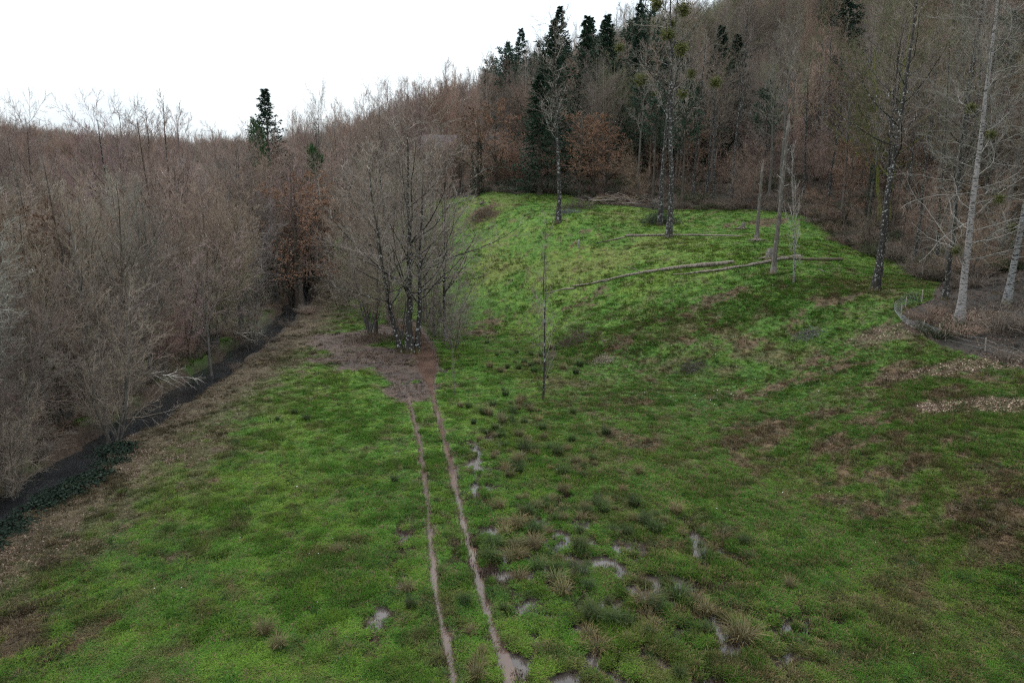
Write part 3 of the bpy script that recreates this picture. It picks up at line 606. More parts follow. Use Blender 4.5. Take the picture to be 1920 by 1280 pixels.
def make_conifer(kind, seed):
    r = np.random.default_rng(seed); gt = Geo(); g = Geo()
    h = dict(spruce=24., yew=10., pine=19.)[kind]
    P, R = stems([(0, 0, h, .26 if kind != 'yew' else .2, 0, 0)], 8, r, .012); tubes(gt, P, R, 8)
    if kind == 'spruce': P1, R1 = grow(P, R, 180, .05, .998, .27, 1.80, 6, .25, .05, .06, lambda t: (1.10 - 1.05 * t) * (.75 + .25 * np.sin(t * 140)), r, .016, .10); nb, nr, m3 = 10, .34, 12
    elif kind == 'yew': P1, R1 = grow(P, R, 90, .03, .97, .42, 1.15, 6, .3, .07, .08, lambda t: 1.1 - .9 * t, r, .02, .15); nb, nr, m3 = 12, .36, 6
    else: P1, R1 = grow(P, R, 34, .50, .98, .24, 1.25, 6, .4, .10, .14, lambda t: 1.2 - .8 * t, r, .03, .2); nb, nr, m3 = 14, .42, 8
    tubes(gt, P1, R1, 3)
    P2, R2 = grow(P1, R1, nb, .15, 1., nr, .85, 3, .5, -.03 if kind == 'spruce' else .08, .10, lambda t: 1.1 - .6 * t, r, .01)
    # sprays of needles: narrow quads fanning from each twig
    B = len(P2); tt = r.uniform(0, 1, (B, m3, 1)); c = P2[:, None, 0] * (1 - tt) + P2[:, None, 2] * tt; d = norm(P2[:, None, 2] - P2[:, None, 0] + r.normal(0, .28, (B, m3, 3)) * np.linalg.norm(P2[:, 2] - P2[:, 0], axis=-1)[:, None, None])
    ln = r.uniform(.2, .5, (B, m3, 1)) * (1.15 if kind == 'pine' else 1.); sd_ = norm(np.cross(d, r.normal(0, 1, d.shape))) * r.uniform(.02, .048, (B, m3, 1)) * (1.5 if kind != 'spruce' else 1.2)
    Vv = np.stack([c - d * ln * .2, c + sd_ + d * ln * .4, c + d * ln, c - sd_ + d * ln * .4], 2).reshape(-1, 3); g.add(Vv, np.arange(len(Vv)).reshape(-1, 4))
    return gt, g

PROTO = {}
def proto(key, kind, seed, bark):
    gt, gcr, ex, P, P1 = make_tree(kind, seed)
    PROTO[key] = dict(trunk=gt.mesh(key + '_trunk', bark), crown=gcr.mesh(key + '_crown', M_twig), P=P, P1=P1, h=P[0, -1, 2], kind=kind)
    if 'leaves' in ex: PROTO[key]['leaves'] = ex['leaves'].mesh('dead_leaves', M_oakleaf)
for k_, kd, sd_, bk in [('up1', 'upright', 1, M_dark), ('up2', 'upright', 2, M_grey), ('up3', 'upright', 3, M_brown), ('sp1', 'spreading', 4, M_dark), ('sp2', 'spreading', 5, M_grey), ('bu1', 'bushy', 6, M_grey), ('bu2', 'bushy', 7, M_grey), ('bu3', 'bushy', 8, M_brown),
                    ('ta1', 'tall', 9, M_dark), ('ta2', 'tall', 10, M_grey), ('ta3', 'tall', 12, M_dark), ('sl1', 'slim', 13, M_brown), ('sl2', 'slim', 14, M_brown), ('sl3', 'slim', 15, M_grey), ('oa1', 'oak', 16, M_brown), ('oa2', 'oak', 17, M_brown), ('sa1', 'sapling', 18, M_grey), ('sa2', 'sapling', 19, M_snag)]:
    proto(k_, kd, sd_, bk)
for k_, kd, sd_, mt in [('spr1', 'spruce', 21, M_needle), ('spr2', 'spruce', 22, M_needle), ('yew', 'yew', 23, M_needle_g), ('pin1', 'pine', 24, M_needle_p), ('pin2', 'pine', 25, M_needle_p)]:
    gt, g = make_conifer(kd, sd_); PROTO[k_] = dict(trunk=gt.mesh(k_ + '_trunk', M_brown), foliage=g.mesh(k_ + '_foliage', mt), h={'spruce': 24., 'yew': 10., 'pine': 19.}[kd], kind=kd)

T_GREY = (.228, .190, .158); T_BROWN = (.208, .143, .108); T_PURP = (.232, .165, .138); T_TAN = (.245, .195, .152); T_RED = (.225, .148, .112); T_DARK = (.155, .122, .098); T_PALE = (.34, .31, .28); T_OLIVE = (.150, .145, .085)
NTREE = [0]
def tree(key, loc, h, name, label, group=None, tint=T_GREY, rz=None, wide=1., bark=None, lean=(0, 0), cat='tree', leafmat=None):
    p = PROTO[key]; s = h / p['h']; e = empty(name, loc, RNG.uniform(0, 6.28) if rz is None else rz)
    e.scale = (s * wide, s * wide, s); e.rotation_euler = (lean[0], lean[1], e.rotation_euler[2]); tag(e, label, cat, group)
    for part in ('trunk', 'crown', 'foliage', 'leaves'):
        if part in p:
            o = mk_obj({'leaves': 'dead_leaves'}.get(part, part), p[part], e); o.color = (*tint, 1)
            if part == 'leaves' and leafmat: o.material_slots[0].link = 'OBJECT'; o.material_slots[0].material = leafmat
            if part == 'trunk' and bark: o.material_slots[0].link = 'OBJECT'; o.material_slots[0].material = bark
    NTREE[0] += 1; return e
def at(px, py): return ground(px, py)
def vary(t, a=.24): return tuple(float(c) for c in np.array(t) * (1 + RNG.normal(0, a)) * (1 + RNG.normal(0, .05, 3)))
def ball(parent, loc, r, seed, mat=M_mistle, name='mistletoe', n=260):
    """a globe of forked mistletoe shoots"""
    g = Geo(); q = np.random.default_rng(seed); d = norm(q.normal(0, 1, (n, 3))); a = d * r * .1; b = d * r * q.uniform(.6, 1.05, (n, 1))
    spikes(g, np.array(loc) + a, np.array(loc) + b, np.full(n, r * .03))
    c = d * r * q.uniform(.45, 1.05, (n, 1)); u = norm(q.normal(0, 1, (n, 3))) * r * .14; v = norm(np.cross(u, q.normal(0, 1, (n, 3)))) * r * .06
    g.add((np.stack([c - u, c - v, c + u, c + v], 1) + np.array(loc)).reshape(-1, 3), np.arange(4 * n).reshape(-1, 4))
    return mk_obj(name, g.mesh(name, mat), parent)
def ivy(parent, h0, h1, rad, n, seed, px=0., py=0.):
    q = np.random.default_rng(seed); t = q.uniform(0, 1, n); a = q.uniform(0, 6.28, n); rr = rad * (1.2 - .4 * t) * q.uniform(.8, 1.5, n)
    c = np.column_stack([px * t + np.cos(a) * rr, py * t + np.sin(a) * rr, h0 + (h1 - h0) * t]); u = norm(q.normal(0, 1, (n, 3))) * .11; v = norm(np.cross(u, q.normal(0, 1, (n, 3)))) * .09
    g = Geo(); g.add(np.stack([c - u, c - v, c + u, c + v], 1).reshape(-1, 3), np.arange(4 * n).reshape(-1, 4)); return mk_obj('ivy', g.mesh('ivy', M_ivy), parent)

HERO = []   # xy and clearance of the placed single trees
def hero(px, py, *a, **k):
    p = at(px, py); HERO.append((p.x, p.y, 3.)); return tree(a[0], p, *a[1:], **k)
# the clump at the head of the ruts
hero(768, 662, 'sp2', 21.5, 'bare_tree', 'largest bare tree of the clump, foot beside the flooded rut head', tint=T_GREY, rz=.4, bark=M_dark, wide=1.22)
hero(738, 610, 'sp1', 20, 'bare_tree', 'wide pale-twigged bare tree left of the flooded rut head', tint=T_TAN, rz=2.2, wide=1.1)
hero(712, 575, 'up1', 18, 'bare_tree', 'bare tree behind the rut clump on its left side', tint=T_PURP, rz=1.)
hero(836, 640, 'up2', 20, 'bare_tree', 'slender lichen-spotted bare tree right of the flooded rut head', tint=T_PURP, rz=3.5, bark=M_dark, wide=.8)
hero(790, 585, 'up3', 18.5, 'bare_tree', 'bare tree behind the middle of the rut clump', tint=T_PURP, rz=5)
hero(745, 640, 'bu1', 7, 'bare_shrub', 'low spreading grey shrub under the rut clump', tint=T_TAN, wide=1.1, cat='shrub')
hero(815, 632, 'bu2', 5.6, 'bare_shrub', 'arching grey shrub overhanging the flooded rut on the right', tint=T_GREY, wide=1.15, cat='shrub')
hero(850, 655, 'bu3', 4.6, 'bare_shrub', 'small twiggy shrub at the right foot of the rut clump', tint=T_GREY, wide=1.2, cat='shrub')
hero(690, 600, 'bu2', 6.5, 'bare_shrub', 'grey leaning shrub on the left edge of the rut clump', tint=T_TAN, cat='shrub')
hero(640, 580, 'bu3', 6., 'bare_shrub', 'dark shrub between the stream and the rut clump', tint=T_GREY, cat='shrub')
hero(704, 628, 'bu1', 12.5, 'bare_tree', 'many-stemmed bare tree at the left of the rut clump', tint=T_TAN, wide=1.0)
hero(800, 604, 'bu2', 14, 'bare_tree', 'many-stemmed bare tree at the right back of the rut clump', tint=T_GREY, wide=.9)
hero(660, 560, 'bu3', 11, 'bare_tree', 'many-stemmed bare tree between the stream and the rut clump', tint=T_PURP, wide=1.0)
hero(840, 628, 'bu1', 6.2, 'bare_shrub', 'brushy shrub at the right foot of the rut clump', tint=T_GREY, wide=1.3, cat='shrub')
# single young trees on the meadow
hero(1018, 752, 'sa1', 13.2, 'bare_tree', 'slim bare young tree alone in the middle of the meadow', tint=T_GREY, rz=.7, wide=.8, bark=M_dark)
hero(852, 742, 'sa2', 4.2, 'sapling', 'thin knee-high sapling right of the muddy rut head', tint=T_GREY, wide=.6)
# trees on the slope
t = hero(1046, 421, 'ta3', 27.5, 'bare_tree', 'tall bare tree at the top of the meadow, dark trunk freckled white', tint=T_GREY, rz=1.2, wide=1.3, bark=M_dark)
t = hero(1253, 448, 'ta1', 35, 'bare_tree', 'tallest bare tree on the slope, trunk white with lichen behind the thin log', tint=T_GREY, rz=.3, wide=1.1, bark=M_lichen)
PP = PROTO['ta1']
for i in range(12):
    q = PP['P1'][(i * 5 + 2) % 26, [3, 5, 6, 4][i % 4]]; ball(t, q, .55 + .12 * (i % 3), 500 + i)
t = hero(1237, 424, 'ta2', 34, 'bare_tree', 'tall bare tree rising from a dark round bush on the slope', tint=T_GREY, rz=2., wide=1.0, bark=M_lichen)
PP = PROTO['ta2']
for i in range(9): ball(t, PP['P1'][(i * 7 + 1) % 26, [3, 5, 4][i % 3]], .40 + .1 * (i % 3), 520 + i)
hero(1300, 378, 'ta1', 27, 'bare_tree', 'dark bare tree at the wood edge right of the lichen-white pair', tint=T_DARK, rz=3, wide=.9)
t = hero(1372, 380, 'ta3', 31, 'bare_tree', 'tall dark bare tree with white-flecked trunk at the wood edge', tint=T_DARK, rz=4, wide=.9, bark=M_lichen)
t = hero(1640, 549, 'ta1', 27, 'bare_tree', 'big black-trunked bare tree on the right of the meadow', tint=T_DARK, rz=5, wide=1.15, lean=(0, .035))
t = hero(1648, 520, 'ta3', 24, 'bare_tree', 'second black-trunked bare tree close behind the big one', tint=T_DARK, rz=1, wide=1.0, lean=(0, .01))
hero(1665, 420, 'sp1', 24, 'mossy_tree', 'old spreading tree with yellow-green mossy limbs inside the wood', tint=(.10, .10, .04), rz=2.5, bark=M_mossy, wide=1.15)
hero(1690, 470, 'ta3', 22, 'bare_tree', 'thin dark tree with rusty foot behind the black-trunked tree', tint=T_DARK, rz=2, wide=.8)
hero(1712, 497, 'ta1', 21, 'bare_tree', 'dark tree with white-flecked leaning trunk on the last strip of grass', tint=T_DARK, rz=.5, wide=.8, lean=(0, .05))
hero(1757, 507, 'ta3', 22, 'bare_tree', 'dark leaning tree beside the wood at the end of the grass', tint=T_DARK, rz=3.2, wide=.8, lean=(0, .09))
t = hero(1622, 462, 'ta2', 20, 'bare_tree', 'ivy-clad tree at the wood edge behind the black-trunked tree', tint=T_DARK, rz=2.2, wide=.8); ivy(t, .3, 13, .5, 1500, 77)
t = hero(1195, 372, 'ta2', 24, 'bare_tree', 'grey-trunked bare tree behind the brush pile', tint=T_GREY, rz=1.7, wide=.9)

# ---- pale poplars/birches on the right with their long level limbs
def long_limbed(px, py, h, r0, lean, seed, name, label, bark, limbs):
    r = np.random.default_rng(seed); p = at(px, py); HERO.append((p.x, p.y, 3.)); e = empty(name, p); tag(e, label, 'tree', None)
    P, R = stems([(0, 0, h, r0, lean[0], lean[1])], 16, r, .012); gt = Geo(); tubes(gt, P, R, 14)
    P1, R1 = grow(P, R, limbs, .14, .99, .26, lambda t: 1.45 - .5 * t, 13, .20, .028, .15, lambda t: 1.15 - .6 * t, r, .018, .14, .3)
    P2, R2 = grow(P1, R1, 13, .12, .97, .36, .65, 7, .6, .03, .16, None, r, .011); P3, R3 = grow(P2, R2, 5, .15, .97, .40, .6, 4, .7, .03, .14, None, r, .008)
    P4, R4 = grow(P3, R3, 3, .2, 1, .5, .6, 2, .8, .02, .1, None, r, .006)
    mk_obj('trunk', gt.mesh(name + '_trunk', bark), e); g = Geo(); tubes(g, P1, R1, 5); o = mk_obj('limbs', g.mesh(name + '_limbs', M_twig), e); o.color = (.22, .20, .18, 1)
    g = Geo(); tubes(g, P2, R2, 4); tubes(g, P3, R3, 3); spikes(g, P4[:, 0], P4[:, 1], np.maximum(R4[:, 0], .006)); o = mk_obj('twigs', g.mesh(name + '_twigs', M_twig), e); o.color = (.20, .18, .155, 1)
    q = P1[:, 5]
    for i in range(4): ball(e, P1[(i * 9 + 3) % len(P1), 2 + i % 3], .45, seed + 40 + i)
    return e
long_limbed(1797, 612, 27, .27, (-.018, 0), 61, 'birch_tree', 'tall pale-barked tree with white foot beside the wire fence', M_pale, 62)
long_limbed(1887, 571, 24, .24, (.04, 0), 62, 'birch_tree', 'white-barked leaning tree at the right edge of the photo', M_birch, 34)

# ---- dead snags and thin white sapling
def snag(px, py, h, r0, label, lean=(0, 0), seed=1, root=True):
    r = np.random.default_rng(seed); p = at(px, py); HERO.append((p.x, p.y, 2.)); e = empty('dead_tree', p); tag(e, label, 'tree')
    P, R = stems([(0, 0, h, r0, *lean)], 12, r, .02); R = r0 * (1 - .45 * np.linspace(0, 1, 12)[None]) * (1 + .5 * np.exp(-np.linspace(0, 1, 12) * 30))[None]; g = Geo(); tubes(g, P, R, 10, True)
    a = np.arange(5) * 1.26; top = P[0, -1]; spikes(g, top + np.column_stack([np.cos(a), np.sin(a), -a * 0]) * R[0, -1] * .5, top + np.column_stack([np.cos(a) * .08, np.sin(a) * .08, r.uniform(.3, .9, 5)]), np.full(5, .07))
    mk_obj('trunk', g.mesh('snag_trunk', M_snag), e); P1, R1 = grow(P, R, 9, .35, .97, .07, 1.2, 4, .2, .03, .15, None, r, .02); P2, R2 = grow(P1, R1, 3, .3, 1, .5, .7, 3, .7, .02, .2, None, r, .01)
    for j in range(len(P1)):
        g = Geo(); tubes(g, P1[j:j + 1], R1[j:j + 1], 4); tubes(g, P2[j * 3:j * 3 + 3], R2[j * 3:j * 3 + 3], 3); o = mk_obj('branch_stub', g.mesh('snag_stub', M_twig), e); o.color = (*T_PALE, 1)
    return e
snag(1449, 516, 14.6, .235, 'barkless standing dead trunk snapped off high, in front of the fallen log', (.012, 0), 31)
snag(1418, 452, 8.4, .23, 'shorter standing dead trunk with torn roots at its foot', (.01, 0), 32)
hero(1487, 537, 'sa2', 13, 'sapling', 'thin white-stemmed sapling leaning left beside the dead trunk', tint=T_PALE, rz=0, wide=.6, lean=(0, -.09), bark=M_birch)

# ------------------------------------------------------------------ woods
def too_close(x, y, pts, dmin):
    if not len(pts): return False
    a = np.array(pts); return ((a[:, 0] - x) ** 2 + (a[:, 1] - y) ** 2).min() < dmin * dmin
def wood(n_try, xr, yr, ok, dmin, choose, limit=400, margin=9.):
    pts = []; X = RNG.uniform(*xr, n_try); Y = RNG.uniform(*yr, n_try); f = fields(X, Y)
    for i in range(n_try):
        x, y = X[i], Y[i]
        if abs(x) > y * .77 + margin or not ok(x, y, f, i): continue
        if too_close(x, y, pts, dmin(y)) or too_close(x, y, [h[:2] for h in HERO], 2.5): continue
        pts.append((x, y)); choose(x, y, float(f['z'][i]), f, i)
        if len(pts) >= limit: break
    return pts
def where(x, y, left):
    px = 960 + x / y * FPX
    if left:
        a = 'at the left edge of the photo' if px < 160 else ('left of the tallest valley tree' if px < 300 else ('right of the tallest valley tree' if px < 470 else 'by the orange-leaved tree'))
        return a + (', near rows' if y < 48 else (', middle rows' if y < 85 else ', far rows'))
    a = 'left of the spruces' if px < 980 else ('below the spruces' if px < 1180 else ('behind the mistletoe trees' if px < 1330 else ('behind the standing dead trunks' if px < 1520 else ('behind the black-trunked tree' if px < 1720 else 'behind the pale tall trunks'))))
    return a + (', near the meadow edge' if y < 100 else (', partway up the slope' if y < 140 else ', high on the slope'))
def L_choose(x, y, z, f, i):
    edge = f['ds'][i] < 7 ; u = RNG.uniform(); g = 'bare trees of the wood beyond the stream'
    n_or = fbm(np.array([x]), np.array([y]), 14, 2, 700)[0]
    if y < 50 and u < .45 or (edge and u < .45):
        k = ['bu1', 'bu2', 'bu3'][RNG.integers(3)]; tree(k, (x, y, z), RNG.uniform(8, 12), 'bare_shrub', ('willowy far-bank tree ' if edge else 'tangled many-stemmed shrub ') + where(x, y, 1), 'willowy trees of the stream wood', vary(T_TAN if u < .3 else T_GREY), cat='shrub'); return
    if n_or > .57 and u < .7:
        tree(['oa1', 'oa2'][RNG.integers(2)], (x, y, z), RNG.uniform(12, 15.5), 'oak_tree', 'dead-leaved brown tree ' + where(x, y, 1), 'brown-leaved trees of the stream wood', vary(T_BROWN)); return
    k = ['up1', 'up2', 'up3', 'up2', 'sp2'][RNG.integers(5)]; h = RNG.uniform(14, 17.5) if y < 80 else RNG.uniform(14, 18)
    tree(k, (x, y, z), h, 'bare_tree', ('bare stream-wood tree ' if not edge else 'bare bankside tree ') + where(x, y, 1), g if not edge else 'bare trees lining the stream', vary([T_PURP, T_BROWN, T_GREY, T_PURP][RNG.integers(4)]))
left_pts = wood(6000, (-110, -20), (20, 118), lambda x, y, f, i: (f['ss'][i] < 0 or x < -40) and f['ds'][i] > 2.2 and not f['wood'][i], lambda y: 3.7 if y < 60 else 4.8, L_choose, 190)
# named trees of the left wood
for (px, py, k, h, lab, tn) in [(655 - 450, 812, 'bu1', 9, 'white-stemmed leaning tree with its foot in the stream', T_TAN), (395, 688, 'up2', 13, 'thin bare tree growing at the water edge by the dead branch', T_TAN), (470, 640, 'bu2', 8, 'small shrub leaning over the far stretch of stream', T_GREY),
                                (20, 905, 'bu2', 6.5, 'pale arching branches reaching over the bank at the left edge', T_TAN)]:
    hero(px, py, k, h, 'bare_tree', lab, tint=tn)
for d_, px, py, k, h, lab in [(80, 330, 560, 'up1', 25, 'tallest bare tree standing above the left wood against the sky'), (78, 300, 560, 'up3', 23, 'tall bare tree just left of the tallest one in the left wood')]:
    p = pix(px, py, d_); z = float(H(p[0], p[1])[0]); tree(k, (p[0], p[1], z), h, 'bare_tree', lab, tint=T_PURP)
def at_d(px, d):
    s, c = math.sin(PITCH), math.cos(PITCH); x = (px - 960) / FPX * d; y = d
    for _ in range(6): z = float(H(x, y)[0]); u = (z - CAMZ + d * s) / (d * c); y = d * (c + u * s)
    return Vector((x, y, float(H(x, y)[0])))
def topped(key, px, ytop, d, name, label, tint=T_GREY, wide=1., **k):
    """tree whose top is seen at photo row ytop"""
    p = at_d(px, d); ztop = pix(px, ytop, d)[2]; HERO.append((p.x, p.y, 3.)); return tree(key, p, ztop - p.z, name, label, tint=tint, wide=wide, **k)
topped('spr1', 514, 174, 150, 'spruce_tree', 'tall dark conifer standing above the valley wood against the sky', wide=1.4)
topped('yew', 497, 236, 140, 'yew_tree', 'bright green bushy conifer in front of the tall dark one', wide=.42)
t = topped('sp1', 603, 188, 150, 'bare_tree', 'bare tree with ivy trunk and forked top right of the conifers', T_GREY, .55); ivy(t, 2, 14, .5, 700, 5)
topped('yew', 600, 282, 125, 'holly_tree', 'dark evergreen bush half hidden behind the rut clump', wide=.5)
# row behind the meadow
topped('spr1', 1036, 52, 135, 'spruce_tree', 'dark spruce behind the tall bare tree, leftmost of three', wide=1.3)
topped('spr2', 1093, 44, 142, 'spruce_tree', 'middle one of the three spruces on the skyline', wide=1.2)
topped('spr1', 1132, 42, 148, 'spruce_tree', 'right one of the three spruces on the skyline', wide=1.3)
topped('spr2', 1012, 150, 119, 'spruce_tree', 'short black-green spruce left of the tall bare tree', wide=1.75)
topped('pin1', 1180, 60, 150, 'pine_tree', 'pine with open crown right of the spruces'); topped('pin2', 1210, 30, 146, 'pine_tree', 'taller pine between the spruces and the mistletoe trees')
topped('pin2', 1165, 205, 128, 'pine_tree', 'low pine bough behind the brown-leaved oaks', wide=1.2)
for px, yt, d, k, lab, tn in [(895, 205, 126, 'oa1', 'big tree with dark ivy trunk behind the far fence', T_GREY), (932, 200, 128, 'oa2', 'orange-brown beech behind the far fence', T_RED), (1088, 212, 118, 'oa1', 'left of the three brown-leaved oaks behind the brush pile', T_BROWN),
                          (1112, 225, 119, 'oa2', 'middle of the three brown-leaved oaks behind the brush pile', T_BROWN), (1137, 235, 120, 'oa1', 'right of the three brown-leaved oaks behind the brush pile', T_BROWN), (590, 330, 104, 'oa2', 'orange-leaved tree at the right end of the stream wood', T_RED), (560, 345, 98, 'oa1', 'brown-leaved tree near the right end of the stream wood', T_RED)]:
    t = topped(k, px, yt, d, 'oak_tree', lab, tn, 1.15, leafmat=M_tanleaf if tn == T_RED or 'behind the brush' in lab else None)
    if 'ivy' in lab: ivy(t, .3, 8, .6, 900, 9)
for px, yt, k in [(792, 250, 'up1'), (812, 246, 'sp2'), (838, 252, 'up3'), (862, 250, 'sp1'), (780, 262, 'up2'), (850, 262, 'up1'), (825, 266, 'sp2')]: topped(k, px, yt, RNG.uniform(140, 158), 'bare_tree', 'bare purple-twigged tree screening the grey-roofed house', vary(T_PURP, .08), .9, group='bare trees screening the house')
# thicket of russet saplings behind the far fence
for i in range(34):
    px = 915 + 130 * RNG.uniform(); d = RNG.uniform(124, 140); p = at_d(px, d)
    tree(['sa1', 'sa2', 'bu3', 'oa2'][i % 4], p, RNG.uniform(4.5, 6.5), 'sapling', 'russet sapling in the thicket behind the far fence', 'russet saplings behind the far fence', vary(T_RED), wide=1.15, leafmat=M_tanleaf)
def R_choose(x, y, z, f, i):
    u = RNG.uniform(); near = y < 95
    if u < .07 and y > 105: tree(['pin1', 'pin2', 'pin1'][RNG.integers(3)], (x, y, z), RNG.uniform(15, 20), 'pine_tree', 'evergreen hillside tree ' + where(x, y, 0), 'evergreens of the hillside wood'); return
    if u < .12: tree(['oa1', 'oa2'][RNG.integers(2)], (x, y, z), RNG.uniform(9, 14), 'oak_tree', 'brown-leaved hillside tree ' + where(x, y, 0), 'brown-leaved trees of the hillside wood', vary(T_RED)); return
    if u < .26: tree(['bu1', 'bu3'][RNG.integers(2)], (x, y, z), RNG.uniform(4, 8), 'bare_shrub', 'leafless hillside shrub ' + where(x, y, 0), 'understorey shrubs of the hillside wood', vary(T_BROWN), cat='shrub'); return
    k = ['sl1', 'sl2', 'ta2', 'up1', 'ta1', 'ta3', 'ta1'][RNG.integers(7)]; h = RNG.uniform(15, 21) + (4 if k[:2] == 'ta' else 0)
    tree(k, (x, y, z), h, 'bare_tree', 'bare hillside tree ' + where(x, y, 0), 'bare trees of the hillside wood', vary([T_BROWN, T_RED, T_DARK, T_OLIVE, T_DARK, T_GREY][RNG.integers(6)] if y > 85 else [T_DARK, T_OLIVE, T_GREY][RNG.integers(3)]))
right_pts = wood(9000, (-45, 110), (25, 128), lambda x, y, f, i: f['wood'][i] > 0 and not (y < 60 and x < 33 + (60 - y) * .2) and not (y > 112 and y < 131 and -14 < x < 21), lambda y: 3.6 if y < 90 else 4.3, R_choose, 260)
mid_pts = wood(2500, (-60, -6), (104, 150), lambda x, y, f, i: (f['wood'][i] > 0 or x < -13 - (y - 104) * .05) and f['ds'][i] > 2.5 and (f['ss'][i] > 0), lambda y: 5.2, lambda x, y, z, f, i: tree(['up1', 'up3', 'sl1', 'sp2'][RNG.integers(4)], (x, y, z), RNG.uniform(13, 17), 'bare_tree', 'bare tree in the wood behind the rut clump', 'bare trees behind the rut clump', vary([T_PURP, T_BROWN, T_GREY][RNG.integers(3)])), 60)
# a hedge of stools leaning over the far bank
for i in range(16):
    j = int(40 + i * 8 + RNG.integers(4)); q0 = stream[min(j * 1, len(stream) - 2)]; dq = norm(stream[j + 1] - stream[j]); off = RNG.uniform(2.0, 3.6); p = q0 + np.array([-dq[1], dq[0]]) * off
    tree(['bu1', 'bu2', 'bu3'][i % 3], (p[0], p[1], float(H(p[0], p[1])[0])), RNG.uniform(6.5, 10), 'bare_shrub', 'brown twiggy shrub overhanging the stream ' + where(p[0], p[1], 1).split(',')[0], 'shrubs overhanging the stream', vary([T_TAN, T_BROWN, T_PURP][i % 3]), cat='shrub', lean=(0, RNG.uniform(.05, .22)), rz=RNG.uniform(-.5, .5))
for px, yt, d, k, wd in [(235, 234, 104, 'sp1', .9), (262, 224, 106, 'sp2', .8), (292, 218, 98, 'up3', 1.), (362, 224, 96, 'up2', .9), (85, 226, 118, 'sp1', .8), (12, 222, 112, 'sp2', .7), (50, 232, 116, 'up3', .9), (585, 242, 128, 'sp2', .5), (640, 232, 132, 'sp1', .5), (745, 178, 150, 'sp2', .7), (720, 184, 146, 'sp1', .7), (790, 160, 155, 'up3', .8)]:
    topped(k, px, yt, d, 'bare_tree', 'bare crown rising against the sky ' + ('at far left' if px < 160 else ('left of the tallest valley tree' if px < 300 else ('right of the tallest valley tree' if px < 400 else ('right of the dark conifer' if px < 660 else 'where the ridge begins')))), vary(T_PURP, .08), wd, group='crowns on the skyline')
for px, yt, d, k in [(425, 262, 118, 'up2'), (448, 268, 112, 'sp1'), (474, 276, 116, 'up3'), (498, 284, 112, 'up2'), (522, 282, 118, 'sp2'), (545, 284, 110, 'up3'), (572, 284, 116, 'up1'), (600, 292, 112, 'sp2'), (625, 285, 118, 'up3'), (655, 270, 120, 'up2'), (480, 300, 100, 'sp2'), (520, 308, 98, 'up2'), (555, 305, 100, 'up3')]:
    topped(k, px, yt, d, 'bare_tree', 'bare tree in front of the dark conifer, ' + ('to its left' if px < 490 else ('just below it' if px < 550 else 'to its right')), vary(T_PURP, .1), 1.1, group='bare trees in front of the dark conifer')
print('individual trees', NTREE[0])

# the far wood on the ridge and the hills, one mass
def far_proto(kind, seed):
    if kind in ('spruce', 'pine'): gt, g = make_conifer(kind, seed); me = g.mesh('far_evergreen', M_twigf)
    else:
        gt, g, ex, P, P1 = make_tree(kind, seed); g.V = gt.V + g.V; sh_ = gt.n
        g.Q = gt.Q + [q + sh_ for q in g.Q]; g.T = gt.T + [q + sh_ for q in g.T]
        me = g.mesh('far_tree', M_twigf)
    return bpy.data.objects.new('far_tree', me)
FARB = [far_proto(k, s) for k, s in (('upright', 41), ('slim', 42), ('spreading', 43))]; FARE = [far_proto('pine', 44), far_proto('spruce', 45)]
n = 11000; y = 112 + (620 - 112) * RNG.uniform(0, 1, n) ** 1.15; x = RNG.uniform(-1, 1, n) * (y * .8 + 20)
keep = (RNG.uniform(0, 1, n) < np.clip(y / 420, .35, 1)); x, y = x[keep], y[keep]; ff = fields(x, y); z = ff['z']; n = len(x)
house_c = at_d(835, 174); gap = (np.abs(x - house_c.x) < 13) & (np.abs(y - house_c.y) < 14) | ((y < 152) & ((x < 0) & (x > -62))) | ((y < 129) & ((ff['wood'] > 0) | (x > -70)) ) | ((y < 165) & (x > -62) & (x < -8)) | (y < 119) | ((x > -4) & (x < 16) & (y < 150)) | (ff['ds'] < 3); ev = RNG.uniform(0, 1, n) < (.02 * (x > 0) + .38 * sstep(.56, .66, fbm(x, y, 40, 2, 801)) * (x > -10))
tc_ = np.where((x > 0)[:, None], np.array([T_DARK, T_BROWN, T_GREY, T_OLIVE])[RNG.integers(0, 4, n)], np.array([T_PURP, T_BROWN, T_GREY, T_RED])[RNG.integers(0, 4, n)]) * RNG.uniform(.70, 1.30, n)[:, None] * np.where((x > 10) & (y < 220), .92, 1.08)[:, None]  # the more distant crowns get lighter tints, haze put into their colour
for m_, pr, cc, nm in ((~ev & ~gap, FARB, tc_, 'distant_bare_wood'), (ev & ~gap, FARE, np.tile(C(.035, .06, .04), (n, 1)) * RNG.uniform(.7, 1.3, n)[:, None], 'distant_evergreen_wood')):
    s = RNG.uniform(.62, 1.12, m_.sum()) * np.where(x[m_] < -100, .8, 1.) * (.8 + .5 * fbm(x[m_], y[m_], 30, 2, 909))
    scatter(nm, np.column_stack([x, y, z])[m_], np.column_stack([s * 0, s * 0, RNG.uniform(0, 6.28, m_.sum())]), np.column_stack([s, s, s]) * (np.array([1, 1, 1]) if 'bare' in nm else np.array([1.35, 1.35, 1])), cc[m_], pr, 'far wood covering the ridge and the hills' if 'bare' in nm else 'dark evergreens dotted over the far ridge')

